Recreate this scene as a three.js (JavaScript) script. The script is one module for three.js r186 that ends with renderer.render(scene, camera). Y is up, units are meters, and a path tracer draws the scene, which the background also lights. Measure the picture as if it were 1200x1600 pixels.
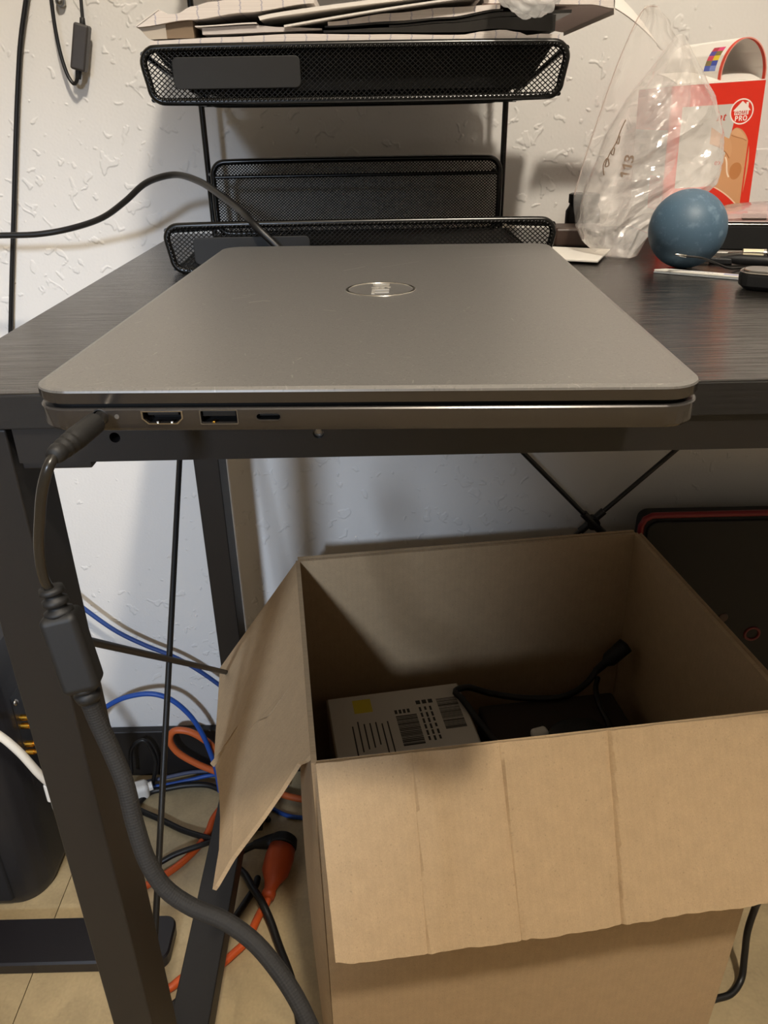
import * as THREE from 'three';
import { RoundedBoxGeometry } from 'three/addons/geometries/RoundedBoxGeometry.js';
import { mergeGeometries, mergeVertices, toCreasedNormals } from 'three/addons/utils/BufferGeometryUtils.js';
import { ImprovedNoise } from 'three/addons/math/ImprovedNoise.js';
import { FontLoader } from 'three/addons/loaders/FontLoader.js';
import { TextGeometry } from 'three/addons/geometries/TextGeometry.js';
import { Brush, Evaluator, SUBTRACTION } from 'three-bvh-csg';

// ------------------------------------------------------------------ camera, lights, exposure
const scene = new THREE.Scene();
scene.background = new THREE.Color(0x000000);
const camera = new THREE.PerspectiveCamera(66.37, 1200 / 1600, 0.01, 30);
camera.position.set(0.004, 0.8337, 0.3117);
camera.rotation.set(-0.46552, -0.00869, -0.01704, 'YXZ');
const renderer = new THREE.WebGLRenderer();
renderer.toneMapping = THREE.LinearToneMapping;
renderer.toneMappingExposure = 1.0;
renderer.shadowMap.enabled = true;

const WARM = new THREE.Color().setRGB(1.0, 0.90, 0.76);
const COOL = new THREE.Color().setRGB(0.70, 0.82, 1.0);
const CEILING_LAMP = { at: [0.30, 2.36, 0.90], power: 10.8, radius: 3 };
const FLOOR_LAMP = { at: [-0.41, 1.25, 1.50], aim: [-0.37, 0.37, -0.536], power: 9.4, radius: 3.5 };
const ceilingLight = new THREE.PointLight(WARM, CEILING_LAMP.power, 0, 2);
ceilingLight.position.set(...CEILING_LAMP.at);
const coolLight = new THREE.SpotLight(COOL, FLOOR_LAMP.power, 0, 16 * Math.PI / 180, 0.85, 2);
coolLight.position.set(...FLOOR_LAMP.at); coolLight.target.position.set(...FLOOR_LAMP.aim); scene.add(coolLight.target);
for (const [l, s] of [[ceilingLight, CEILING_LAMP], [coolLight, FLOOR_LAMP]]) {
  l.castShadow = true; l.shadow.radius = s.radius; l.shadow.mapSize.set(2048, 2048); l.shadow.camera.near = 0.3; l.shadow.camera.far = 8; l.shadow.bias = -0.0005;
  scene.add(l);
}

// ------------------------------------------------------------------ helpers
function rng(seed) { return () => { seed |= 0; seed = seed + 0x6D2B79F5 | 0; let t = Math.imul(seed ^ seed >>> 15, 1 | seed); t = t + Math.imul(t ^ t >>> 7, 61 | t) ^ t; return ((t ^ t >>> 14) >>> 0) / 4294967296; }; }
const PN = new ImprovedNoise();
const noise = (x, y, z = 0) => PN.noise(x, y, z);
function fbm(x, y, z, o = 4) { let s = 0, a = 0.5, f = 1; for (let i = 0; i < o; i++) { s += a * noise(x * f, y * f, z + i * 7.3); a *= 0.5; f *= 2.03; } return s; }
const sm = (a, b, x) => { const t = Math.min(1, Math.max(0, (x - a) / (b - a))); return t * t * (3 - 2 * t); };
const V = (a, b, c) => Array.isArray(a) ? new THREE.Vector3(...a) : new THREE.Vector3(a, b, c);

function tex(w, h, fn, srgb = false, rx = 1, ry = 1) {
  const d = new Uint8Array(w * h * 4);
  for (let j = 0; j < h; j++) for (let i = 0; i < w; i++) {
    const c = fn(i / w, j / h, i, j), k = (j * w + i) * 4;
    if (typeof c === 'number') { d[k] = d[k + 1] = d[k + 2] = Math.max(0, Math.min(255, c * 255)); } else for (let n = 0; n < 3; n++) d[k + n] = Math.max(0, Math.min(255, c[n] * 255));
    d[k + 3] = 255;
  }
  const t = new THREE.DataTexture(d, w, h, THREE.RGBAFormat);
  t.wrapS = t.wrapT = THREE.RepeatWrapping; t.magFilter = THREE.LinearFilter; t.minFilter = THREE.LinearMipmapLinearFilter; t.generateMipmaps = true;
  if (srgb) t.colorSpace = THREE.SRGBColorSpace;
  t.repeat.set(rx, ry); t.needsUpdate = true; return t;
}
function canvasTex(w, h, draw) {
  const c = document.createElement('canvas'); c.width = w; c.height = h; draw(c.getContext('2d'), w, h);
  const t = new THREE.CanvasTexture(c); t.colorSpace = THREE.SRGBColorSpace; t.wrapS = t.wrapT = THREE.RepeatWrapping; t.anisotropy = 8; return t;
}
const std = (hex, rough = 0.6, metal = 0, extra = {}) => new THREE.MeshStandardMaterial({ color: hex, roughness: rough, metalness: metal, side: THREE.DoubleSide, ...extra });

const taken = {};
function numbered(n) { const k = n.replace(/_\d{3}$/, ''); const i = taken[k] = (taken[k] ?? -1) + 1; return i ? `${k}_${String(i).padStart(3, '0')}` : k; }
function plain(g) {
  g = g.index ? g.toNonIndexed() : g.clone();
  for (const k of Object.keys(g.attributes)) if (!['position', 'normal', 'uv'].includes(k)) g.deleteAttribute(k);
  if (!g.attributes.normal) g.computeVertexNormals();
  if (!g.attributes.uv) g.setAttribute('uv', new THREE.BufferAttribute(new Float32Array(g.attributes.position.count * 2), 2));
  return g;
}
const merge = (list) => list.length === 1 ? list[0] : mergeGeometries(list.map(plain), false);
function part(name, g, m, parent) {
  const o = new THREE.Mesh(Array.isArray(g) ? merge(g) : g, m);
  o.name = name; o.castShadow = o.receiveShadow = true; parent.add(o); return o;
}
function tag(o, label, category, group) { o.userData = { ...o.userData, label, category }; if (group) o.userData.group = group; return o; }
function thing(name, label, category, at = [0, 0, 0], turn = 0, group) {
  const o = new THREE.Group(); o.name = numbered(name); o.position.set(...at); o.rotation.y = turn; scene.add(o); return tag(o, label, category, group);
}
function solo(name, g, m, label, category, group) { return tag(part(numbered(name), g, m, scene), label, category, group); }
function struct(name, g, m) { const o = part(name, g, m, scene); o.userData.kind = 'structure'; return o; }
const mv = (g, x, y, z, rx = 0, ry = 0, rz = 0) => { if (rx) g.rotateX(rx); if (ry) g.rotateY(ry); if (rz) g.rotateZ(rz); g.translate(x, y, z); return g; };
// box with uv in metres
function box(w, h, d) {
  const g = new THREE.BoxGeometry(w, h, d), p = g.attributes.position, n = g.attributes.normal, u = g.attributes.uv;
  for (let i = 0; i < p.count; i++) {
    const x = p.getX(i), y = p.getY(i), z = p.getZ(i);
    if (Math.abs(n.getX(i)) > 0.5) u.setXY(i, z, y); else if (Math.abs(n.getY(i)) > 0.5) u.setXY(i, x, z); else u.setXY(i, x, y);
  }
  return g;
}
function rbox(w, h, d, r = 0.002, s = 2) { return new RoundedBoxGeometry(w, h, d, s, Math.min(r, w / 2.01, h / 2.01, d / 2.01)); }
// round bar between two points
function rod(a, b, r, n = 8) {
  const A = V(a), B = V(b), L = A.distanceTo(B), g = new THREE.CylinderGeometry(r, r, L, n, 1);
  g.applyQuaternion(new THREE.Quaternion().setFromUnitVectors(V(0, 1, 0), B.clone().sub(A).normalize()));
  const m = A.add(B).multiplyScalar(0.5); g.translate(m.x, m.y, m.z); return g;
}
// cable along points with rounded ends
function cable(pts, r, seg = 0, n = 10, closed = false) {
  const c = new THREE.CatmullRomCurve3(pts.map(p => V(p)), closed, 'centripetal');
  const g = [new THREE.TubeGeometry(c, seg || pts.length * 10, r, n, closed)];
  if (!closed) for (const p of [pts[0], pts[pts.length - 1]]) g.push(new THREE.SphereGeometry(r, n, 6).translate(...p));
  return merge(g);
}
function lathe(profile, from, to, n = 24) {            // profile: [radius, fraction along]
  const A = V(from), B = V(to), L = A.distanceTo(B);
  const g = new THREE.LatheGeometry(profile.map(([r, t]) => new THREE.Vector2(r, t * L)), n);
  g.applyQuaternion(new THREE.Quaternion().setFromUnitVectors(V(0, 1, 0), B.clone().sub(A).normalize())); g.translate(...from); return g;
}
function rrect(w, h, r, n = 8) {                        // outline of a rounded rectangle about the origin
  const o = [];
  for (const [cx, cy, a0] of [[w / 2 - r, h / 2 - r, 0], [-w / 2 + r, h / 2 - r, 90], [-w / 2 + r, -h / 2 + r, 180], [w / 2 - r, -h / 2 + r, 270]])
    for (let i = 0; i <= n; i++) { const a = (a0 + 90 * i / n) * Math.PI / 180; o.push([cx + r * Math.cos(a), cy + r * Math.sin(a)]); }
  return o;
}
const shapeOf = (pts) => new THREE.Shape(pts.map(([x, y]) => new THREE.Vector2(x, y)));
function extrude(pts, depth, bevel = 0, holes = []) {
  const s = pts instanceof THREE.Shape ? pts : shapeOf(pts);
  for (const h of holes) s.holes.push(new THREE.Path(h.map(([x, y]) => new THREE.Vector2(x, y))));
  return new THREE.ExtrudeGeometry(s, { depth: depth - 2 * bevel, bevelEnabled: bevel > 0, bevelSize: bevel, bevelThickness: bevel, bevelSegments: 2, bevelOffset: -bevel, curveSegments: 10 }).translate(0, 0, bevel);
}
// stack of rounded-rectangle rings (y, width, depth, corner radius) closed at both ends
function rings(list, n = 8) {
  const pos = [], idx = [], uv = [];
  const per = 4 * (n + 1);
  list.forEach(([y, w, d, r]) => rrect(w, d, Math.max(r, 1e-4), n).forEach(([x, z]) => { pos.push(x, y, -z); uv.push(x, -z); }));
  for (let k = 0; k < list.length - 1; k++) for (let i = 0; i < per; i++) { const a = k * per + i, b = k * per + (i + 1) % per; idx.push(a, b, a + per, b, b + per, a + per); }
  const g = new THREE.BufferGeometry(); g.setAttribute('position', new THREE.Float32BufferAttribute(pos, 3)); g.setAttribute('uv', new THREE.Float32BufferAttribute(uv, 2)); g.setIndex(idx);
  const all = [toCreasedNormals(g, 0.6)];
  for (const [k, ny] of [[0, -1], [list.length - 1, 1]]) {
    const cp = [], cn = [], cu = [], o = k * per;
    for (let i = 0; i < per; i++) { const a = o + i, b = o + (i + 1) % per; for (const q of ny > 0 ? [-1, a, b] : [-1, b, a]) { q < 0 ? cp.push(0, list[k][0], 0) : cp.push(pos[q * 3], pos[q * 3 + 1], pos[q * 3 + 2]); cn.push(0, ny, 0); q < 0 ? cu.push(0, 0) : cu.push(uv[q * 2], uv[q * 2 + 1]); } }
    const c = new THREE.BufferGeometry(); c.setAttribute('position', new THREE.Float32BufferAttribute(cp, 3)); c.setAttribute('normal', new THREE.Float32BufferAttribute(cn, 3)); c.setAttribute('uv', new THREE.Float32BufferAttribute(cu, 2)); all.push(c);
  }
  return merge(all);
}
// solid sheet: f(u, v) gives the middle surface, th its thickness
function sheet(f, nu, nv, th, su = 1, sv = 1) {
  const P = [], N = [], pos = [], uv = [], idx = [];
  const q = (u, v) => V(f(u, v)), e = 1e-3;
  for (let j = 0; j <= nv; j++) for (let i = 0; i <= nu; i++) {
    const u = i / nu, v = j / nv, p = q(u, v);
    const du = q(Math.min(1, u + e), v).sub(q(Math.max(0, u - e), v)), dv = q(u, Math.min(1, v + e)).sub(q(u, Math.max(0, v - e)));
    P.push(p); N.push(du.cross(dv).normalize());
  }
  const W = nu + 1;
  for (const s of [1, -1]) P.forEach((p, k) => { const c = p.clone().addScaledVector(N[k], s * th / 2); pos.push(c.x, c.y, c.z); uv.push((k % W) / nu * su, Math.floor(k / W) / nv * sv); });
  const o = P.length;
  for (let j = 0; j < nv; j++) for (let i = 0; i < nu; i++) { const a = j * W + i, b = a + 1, c = a + W, d = c + 1; idx.push(a, b, c, b, d, c, o + a, o + c, o + b, o + b, o + c, o + d); }
  const rim = (list) => { for (let k = 0; k < list.length - 1; k++) { const a = list[k], b = list[k + 1]; idx.push(a, o + a, b, b, o + a, o + b); } };
  const r0 = [], r1 = [], r2 = [], r3 = [];
  for (let i = 0; i <= nu; i++) { r0.push(i); r2.push(nv * W + nu - i); }
  for (let j = 0; j <= nv; j++) { r1.push(j * W + nu); r3.push((nv - j) * W); }
  [r0, r1, r2, r3].forEach(rim);
  const g = new THREE.BufferGeometry(); g.setAttribute('position', new THREE.Float32BufferAttribute(pos, 3)); g.setAttribute('uv', new THREE.Float32BufferAttribute(uv, 2)); g.setIndex(idx);
  return toCreasedNormals(g, 0.7);
}
const font = await new FontLoader().loadAsync('fonts/droid/droid_sans_bold.typeface.json');
const text = (s, size, depth) => { const g = new TextGeometry(s, { font, size, depth, curveSegments: 5, bevelEnabled: false }); g.computeBoundingBox(); const b = g.boundingBox; g.translate(-(b.min.x + b.max.x) / 2, -(b.min.y + b.max.y) / 2, 0); return g; };

// ------------------------------------------------------------------ materials
// knockdown plaster: flattened, irregular islands on a slightly uneven wall; one tile is 1.3 m
const wallBump = tex(1536, 1536, (u, v) => {
  const x = u * 1.3, y = v * 1.3;
  const wx = x + 0.008 * noise(x * 70, y * 70, 3), wy = y + 0.008 * noise(x * 70, y * 70, 9);
  const area = fbm(x * 7, y * 7, 1.5, 2);
  const n = fbm(wx * 88, wy * 74, 0.2, 3);
  const isl = sm(0.25, 0.31, n + 0.34 * area);
  return 0.15 + 0.5 * isl * (0.75 + 0.25 * noise(x * 160, y * 160, 5)) + 0.10 * fbm(x * 30, y * 30, 4, 3) + 0.045 * noise(x * 420, y * 420, 2);
}, false, 1 / 1.3, 1 / 1.3);
const M = {};
M.wall = std(0xffffff, 0.62, 0, { bumpMap: wallBump, bumpScale: 0.0015 }); M.wall.color.setRGB(0.70, 0.68, 0.65);
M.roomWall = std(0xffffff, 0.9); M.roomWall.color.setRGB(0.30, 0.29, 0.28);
M.ceiling = std(0xffffff, 0.95); M.ceiling.color.setRGB(0.55, 0.53, 0.50);
M.baseboard = std(0x1a1614, 0.5);
function tileTone(seed, k) {
  return new THREE.MeshStandardMaterial({ roughness: 0.42, side: THREE.DoubleSide, map: tex(256, 256, (u, v) => {
    const x = u * 7.5 + seed * 11, y = v * 7.5 + seed * 5;
    const s = fbm(x + 1.5 * noise(x, y, 2), y * 0.8, seed, 4), f = noise(x * 22, y * 22, seed), veins = Math.abs(fbm(x * 1.4, y * 1.4, seed + 4, 3));
    const b = k * (0.90 + 0.17 * s + 0.05 * f) - (veins < 0.012 ? 0.025 : 0);
    return [0.745 * b, 0.665 * b, 0.515 * b];
  }, true, 1 / 0.457, 1 / 0.457) });
}
const tileMats = [tileTone(1, 1.0), tileTone(2, 0.96), tileTone(3, 1.03), tileTone(4, 0.99)];
M.floorBase = std(0x2a241b, 0.9);
// black wood-grain laminate: fine streaks along the desk, tile 0.5 x 0.2 m
const grain = tex(512, 1024, (u, v) => {
  const y = v * 260, x = u * 9;
  const s = noise(x * 0.5 + 3, y * 0.55, 1) + 0.7 * noise(x * 1.1, y * 1.3, 7) + 0.3 * noise(x * 3, y * 2.6, 3);
  return 0.5 + 0.32 * s;
}, false, 2, 5);
M.deskTop = new THREE.MeshPhysicalMaterial({ color: 0x1d1a18, roughness: 0.2, ior: 1.75, bumpMap: grain, bumpScale: 0.00042, side: THREE.DoubleSide, specularIntensity: 1 });
M.deskEdge = std(0x161413, 0.55, 0, { bumpMap: grain, bumpScale: 0.0001 });
M.blackMetal = std(0x191716, 0.46, 0, { bumpMap: tex(256, 256, (u, v, i, j) => 0.5 + 0.5 * noise(i * 0.71, j * 0.71, 2), false, 20, 20), bumpScale: 0.00006 });
M.rod = std(0x131212, 0.4);
M.rackPaint = std(0x12110f, 0.24, 0.2);
M.rackPlate = std(0x141312, 0.6);
M.blackRubber = std(0x131211, 0.6);
M.blackCable = std(0x100f0f, 0.45);
M.blackPlastic = std(0x17181a, 0.5);
M.deepBlack = std(0x050505, 0.8);
M.gold = std(0xd9a441, 0.25, 1);
M.chrome = std(0xc9c5bd, 0.22, 1);
M.steel = std(0x8e8b86, 0.35, 1);
M.white = std(0xe4e0d8, 0.5);
M.blue = std(0x2550a2, 0.45);
M.blueDark = std(0x23407c, 0.5);
M.orange = std(0xc4521f, 0.45);
M.paper = std(0xe6e0d9, 0.85);
M.paperGrey = std(0xbdb6b2, 0.8);
M.folder = std(0x24221f, 0.35);
// edges of gridded pages: grey-blue marks repeating along the edge, thin page lines
const pageEdge = (period, h) => canvasTex(512, 64, (c, w, hh) => {
  c.fillStyle = '#e6ddd6'; c.fillRect(0, 0, w, hh);
  const r = rng(5); for (let j = 0; j < hh; j += 4) { c.fillStyle = `rgba(120,105,100,${0.12 + 0.25 * r()})`; c.fillRect(0, j, w, 1); }
  for (let i = 0; i < 8; i++) { c.fillStyle = 'rgba(95,95,135,0.5)'; const x = i * 64 + 20; for (let j = 0; j < hh; j += 3) { c.fillRect(x + 1.2 * Math.sin(j * 0.25) + r() * 2, j, 4, 2); } }
});
const edgeTex = pageEdge(); edgeTex.repeat.set(1 / 0.11, 1 / 0.012);
M.pageEdge = std(0xffffff, 0.85, 0, { map: edgeTex });
// cardboard: speckled kraft liner with faint flute lines
const kraft = tex(512, 512, (u, v) => {
  const x = u * 60, y = v * 60;
  const b = 1 + 0.05 * fbm(x * 0.35, y * 0.35, 3, 3) + 0.05 * noise(x * 5, y * 5, 1) + 0.04 * noise(x * 9, y * 2, 4) + 0.006 * Math.sin(u * 2 * Math.PI * 44);
  const sp = noise(x * 3.1, y * 3.1, 8) > 0.62 ? 0.86 : 1;
  return [0.690 * b * sp, 0.590 * b * sp, 0.458 * b * sp];
}, true, 1 / 0.25, 1 / 0.25);
const kraftBump = tex(512, 512, (u, v) => 0.5 + 0.035 * Math.sin(u * 2 * Math.PI * 44) + 0.25 * fbm(u * 12, v * 12, 2, 3) + 0.1 * noise(u * 90, v * 90, 1), false, 1 / 0.25, 1 / 0.25);
M.card = std(0xffffff, 0.8, 0, { map: kraft, bumpMap: kraftBump, bumpScale: 0.0005 });
M.laptopSide = std(0x504d4b, 0.24, 0.6);
// laptop lid: metallic grey paint with a fine sparkle, and the light scratches the lid has (x right, z away)
const lidMap = canvasTex(1024, 1408, (c, w, h) => {
  c.fillStyle = 'rgb(135,133,130)'; c.fillRect(0, 0, w, h);
  const r = rng(11);
  for (let i = 0; i < 42000; i++) { const k = r(); c.fillStyle = k > 0.5 ? `rgba(190,186,176,${0.10 + 0.22 * r()})` : `rgba(70,68,66,${0.10 + 0.2 * r()})`; c.fillRect(r() * w, r() * h, 1 + r() * 1.6, 1 + r() * 1.6); }
  const sx = (x) => (x + 0.113) / 0.226 * w, sz = (z) => (-z) / 0.326 * h;      // canvas top = near edge
  const line = (a, wd, al) => { c.strokeStyle = `rgba(225,220,210,${al})`; c.lineWidth = wd; c.beginPath(); a.forEach(([x, z], i) => i ? c.lineTo(sx(x), sz(z)) : c.moveTo(sx(x), sz(z))); c.stroke(); };
  line([[-0.062, -0.136], [-0.056, -0.140], [-0.052, -0.139]], 3, 0.6); line([[-0.072, -0.146], [-0.064, -0.150]], 2, 0.5); line([[-0.068, -0.153], [-0.062, -0.156]], 2, 0.5);
  line([[-0.022, -0.222], [-0.010, -0.236]], 2, 0.7); line([[0.000, -0.232], [0.022, -0.252]], 2, 0.4); line([[-0.08, -0.225], [-0.02, -0.226]], 1.5, 0.2);
  line([[0.05, -0.262], [0.09, -0.272]], 2, 0.35); line([[-0.026, -0.284], [-0.02, -0.286]], 6, 0.3); line([[-0.024, -0.118], [-0.018, -0.115]], 2, 0.5);
  for (let i = 0; i < 90; i++) { const x = -0.11 + 0.22 * r(), z = -0.32 * r() * r(); line([[x, z], [x + (r() - 0.5) * 0.006, z + (r() - 0.5) * 0.008]], 1 + r(), 0.12 + 0.25 * r()); }
});
lidMap.flipY = false;
M.lid = std(0xffffff, 0.40, 0.6, { map: lidMap });
M.lens = new THREE.MeshPhysicalMaterial({ color: 0xffffff, roughness: 0.08, transmission: 1, thickness: 0, ior: 1.5, side: THREE.DoubleSide });

// ------------------------------------------------------------------ the room
const DY = 0.735, WZ = -0.536;
struct('wall_back', mv(box(4.4, 2.7, 0.12), 0, 1.2, WZ - 0.06), M.wall);
struct('wall_left', mv(box(0.12, 2.7, 4.0), -2.16, 1.2, 1.3), M.roomWall);
struct('wall_right', mv(box(0.12, 2.7, 4.0), 2.16, 1.2, 1.3), M.roomWall);
struct('wall_front', mv(box(4.4, 2.7, 0.12), 0, 1.2, 3.14), M.roomWall);
struct('ceiling', mv(box(4.4, 0.12, 4.0), 0, 2.51, 1.3), M.ceiling);
const floor = struct('floor', mv(box(4.4, 0.1, 4.0), 0, -0.053, 1.3), M.floorBase);
{
  const s = 0.4572, gap = 0.0011, g = box(s - gap, 0.003, s - gap), e = box(s - gap, 0.003, s - gap); e.rotateY(Math.PI / 2);
  for (let i = -4; i < 6; i++) for (let j = 0; j < 8; j++) {
    const t = part('floor_tile', (i + j) % 2 ? g : e, tileMats[(i * 7 + j * 3 + 70) % 4], floor);
    t.position.set(-0.386 + s * (i + 0.5), -0.0015, -0.550 + s * (j + 0.5));
  }
}
struct('baseboard_back', mv(rbox(4.0, 0.082, 0.012, 0.003), 0, 0.041, WZ + 0.006), M.baseboard);

// lamps (outside the picture): ceiling light and a cool globe floor lamp
{
  const t = thing('ceiling_light', 'round warm white ceiling light with a frosted dome overhead', 'ceiling light', CEILING_LAMP.at);
  part('base_plate', new THREE.CylinderGeometry(0.15, 0.15, 0.02, 40).translate(0, 0.08, 0), M.white, t);
  const dome = new THREE.MeshStandardMaterial({ color: 0xfff4e2, roughness: 0.5, emissive: WARM, emissiveIntensity: 6, side: THREE.DoubleSide });
  part('dome', new THREE.SphereGeometry(0.12, 32, 20).scale(1, 0.6, 1), dome, t);
  const f = thing('reading_lamp', 'cool white reading floor lamp with a black cone shade tilted toward the desk', 'floor lamp');
  const P = V(FLOOR_LAMP.at), dir = V(FLOOR_LAMP.aim).sub(P).normalize(), back = (d) => P.clone().addScaledVector(dir, -d).toArray();
  const px = back(0.30);
  part('base', lathe([[0, 0], [0.12, 0], [0.12, 0.6], [0.1, 1], [0, 1]], [px[0], 0, px[2]], [px[0], 0.025, px[2]]), M.blackMetal, f);
  part('pole', rod([px[0], 0.02, px[2]], px, 0.012, 14), M.blackMetal, f);
  part('arm', rod(px, back(0.14), 0.009, 12), M.blackMetal, f);
  part('cone_shade', lathe([[0, 0], [0.03, 0], [0.036, 0.12], [0.075, 1], [0.072, 1], [0.033, 0.14], [0, 0.13]], back(0.15), back(0.012), 36), M.blackMetal, f);
  part('bulb', lathe([[0, 0], [0.060, 0], [0.060, 1], [0, 1]], back(0.034), back(0.028), 36), new THREE.MeshStandardMaterial({ color: 0xf2f6ff, roughness: 0.5, emissive: COOL, emissiveIntensity: 5, side: THREE.DoubleSide }), f);
}

// ------------------------------------------------------------------ desk
{
  const d = thing('desk', 'black wood-grain computer desk with metal legs standing against the wall', 'desk', [0, 0, 0]);
  const XL = -0.191, XR = 0.87, ZB = -0.505;
  part('tabletop', mv(rbox(XR - XL, 0.0155, -ZB, 0.0009, 2), (XL + XR) / 2, DY - 0.00775, ZB / 2), M.deskTop, d);
  { const tt = d.children[0].geometry, p = tt.attributes.position, u = tt.attributes.uv; for (let i = 0; i < p.count; i++) u.setXY(i, p.getX(i), p.getZ(i) + p.getY(i)); }
  part('edge_band', mv(rbox(XR - XL - 0.001, 0.0144, 0.0012, 0.0005), (XL + XR) / 2, DY - 0.0080, 0.0004), M.deskEdge, d);
  // front rail with bolt holes
  const ev = new Evaluator(); ev.useGroups = false; ev.attributes = ['position', 'normal', 'uv'];
  let rail = new Brush(box(XR - 0.02 + 0.1495, 0.0158, 0.028)); rail.position.set((XR - 0.02 - 0.1495) / 2, 0.7116, -0.015); rail.updateMatrixWorld();
  for (const x of [-0.1069, -0.0206]) { const h = new Brush(new THREE.CylinderGeometry(0.0023, 0.0023, 0.02, 24).rotateX(Math.PI / 2)); h.position.set(x, 0.7146, -0.001); h.updateMatrixWorld(); rail = ev.evaluate(rail, h, SUBTRACTION); }
  part('front_rail', rail.geometry.applyMatrix4(rail.matrixWorld), M.blackMetal, d);
  const bolt = part('bolt', [mv(new THREE.CylinderGeometry(0.0021, 0.0021, 0.004, 20, 1), -0.0206, 0.7146, -0.005, Math.PI / 2), new THREE.TorusGeometry(0.0014, 0.0004, 8, 20).translate(-0.0206, 0.7146, -0.003)], M.steel, d);
  part('back_rail', mv(rbox(XR - XL - 0.05, 0.0158, 0.02, 0.001), (XL + XR) / 2, 0.7116, -0.46), M.blackMetal, d);
  part('side_rail', mv(rbox(0.024, 0.0158, 0.42, 0.001), -0.168, 0.7116, -0.245), M.blackMetal, d);
  part('corner_bracket', mv(rbox(0.03, 0.004, 0.024, 0.0008), -0.135, 0.7015, -0.016), M.blackMetal, d);
  // legs: square tubes
  part('leg', mv(rbox(0.0255, 0.7190, 0.038, 0.0012), -0.16525, 0.3595, -0.0205), M.blackMetal, d);
  part('leg', mv(rbox(0.0255, 0.7190, 0.038, 0.0012), -0.1690, 0.3595, -0.441), M.blackMetal, d);
  part('leg', mv(rbox(0.0255, 0.7190, 0.038, 0.0012), XR - 0.04, 0.3595, -0.0205), M.blackMetal, d);
  part('leg', mv(rbox(0.0255, 0.7190, 0.038, 0.0012), XR - 0.04, 0.3595, -0.441), M.blackMetal, d);
  part('lower_beam', mv(rbox(0.0355, 0.026, 0.40, 0.0012), -0.1745, 0.100, -0.235), M.blackMetal, d);
  part('lower_beam', mv(rbox(0.0355, 0.026, 0.40, 0.0012), XR - 0.04, 0.100, -0.235), M.blackMetal, d);
  part('side_brace', rod([-0.165, 0.700, -0.4250], [-0.165, 0.2790, -0.0395], 0.0025), M.rod, d);
  part('side_brace', rod([-0.1635, 0.5855, -0.0395], [-0.1635, 0.2560, -0.4225], 0.0026), M.rod, d);
  // cross brace under the back
  const xb = part('back_brace', rod([-0.025, 0.700, -0.487], [0.53, 0.124, -0.487], 0.0028), M.rod, d);
  part('back_brace', rod([0.532, 0.700, -0.493], [-0.027, 0.124, -0.493], 0.0028), M.rod, d);
  part('brace_joint', [new THREE.CylinderGeometry(0.0075, 0.0075, 0.012, 20).rotateX(Math.PI / 2).translate(0.2525, 0.412, -0.49), rod([0.24, 0.425, -0.487], [0.265, 0.399, -0.487], 0.0046), rod([0.265, 0.425, -0.493], [0.24, 0.399, -0.493], 0.0046)], M.rod, d);
}

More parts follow.
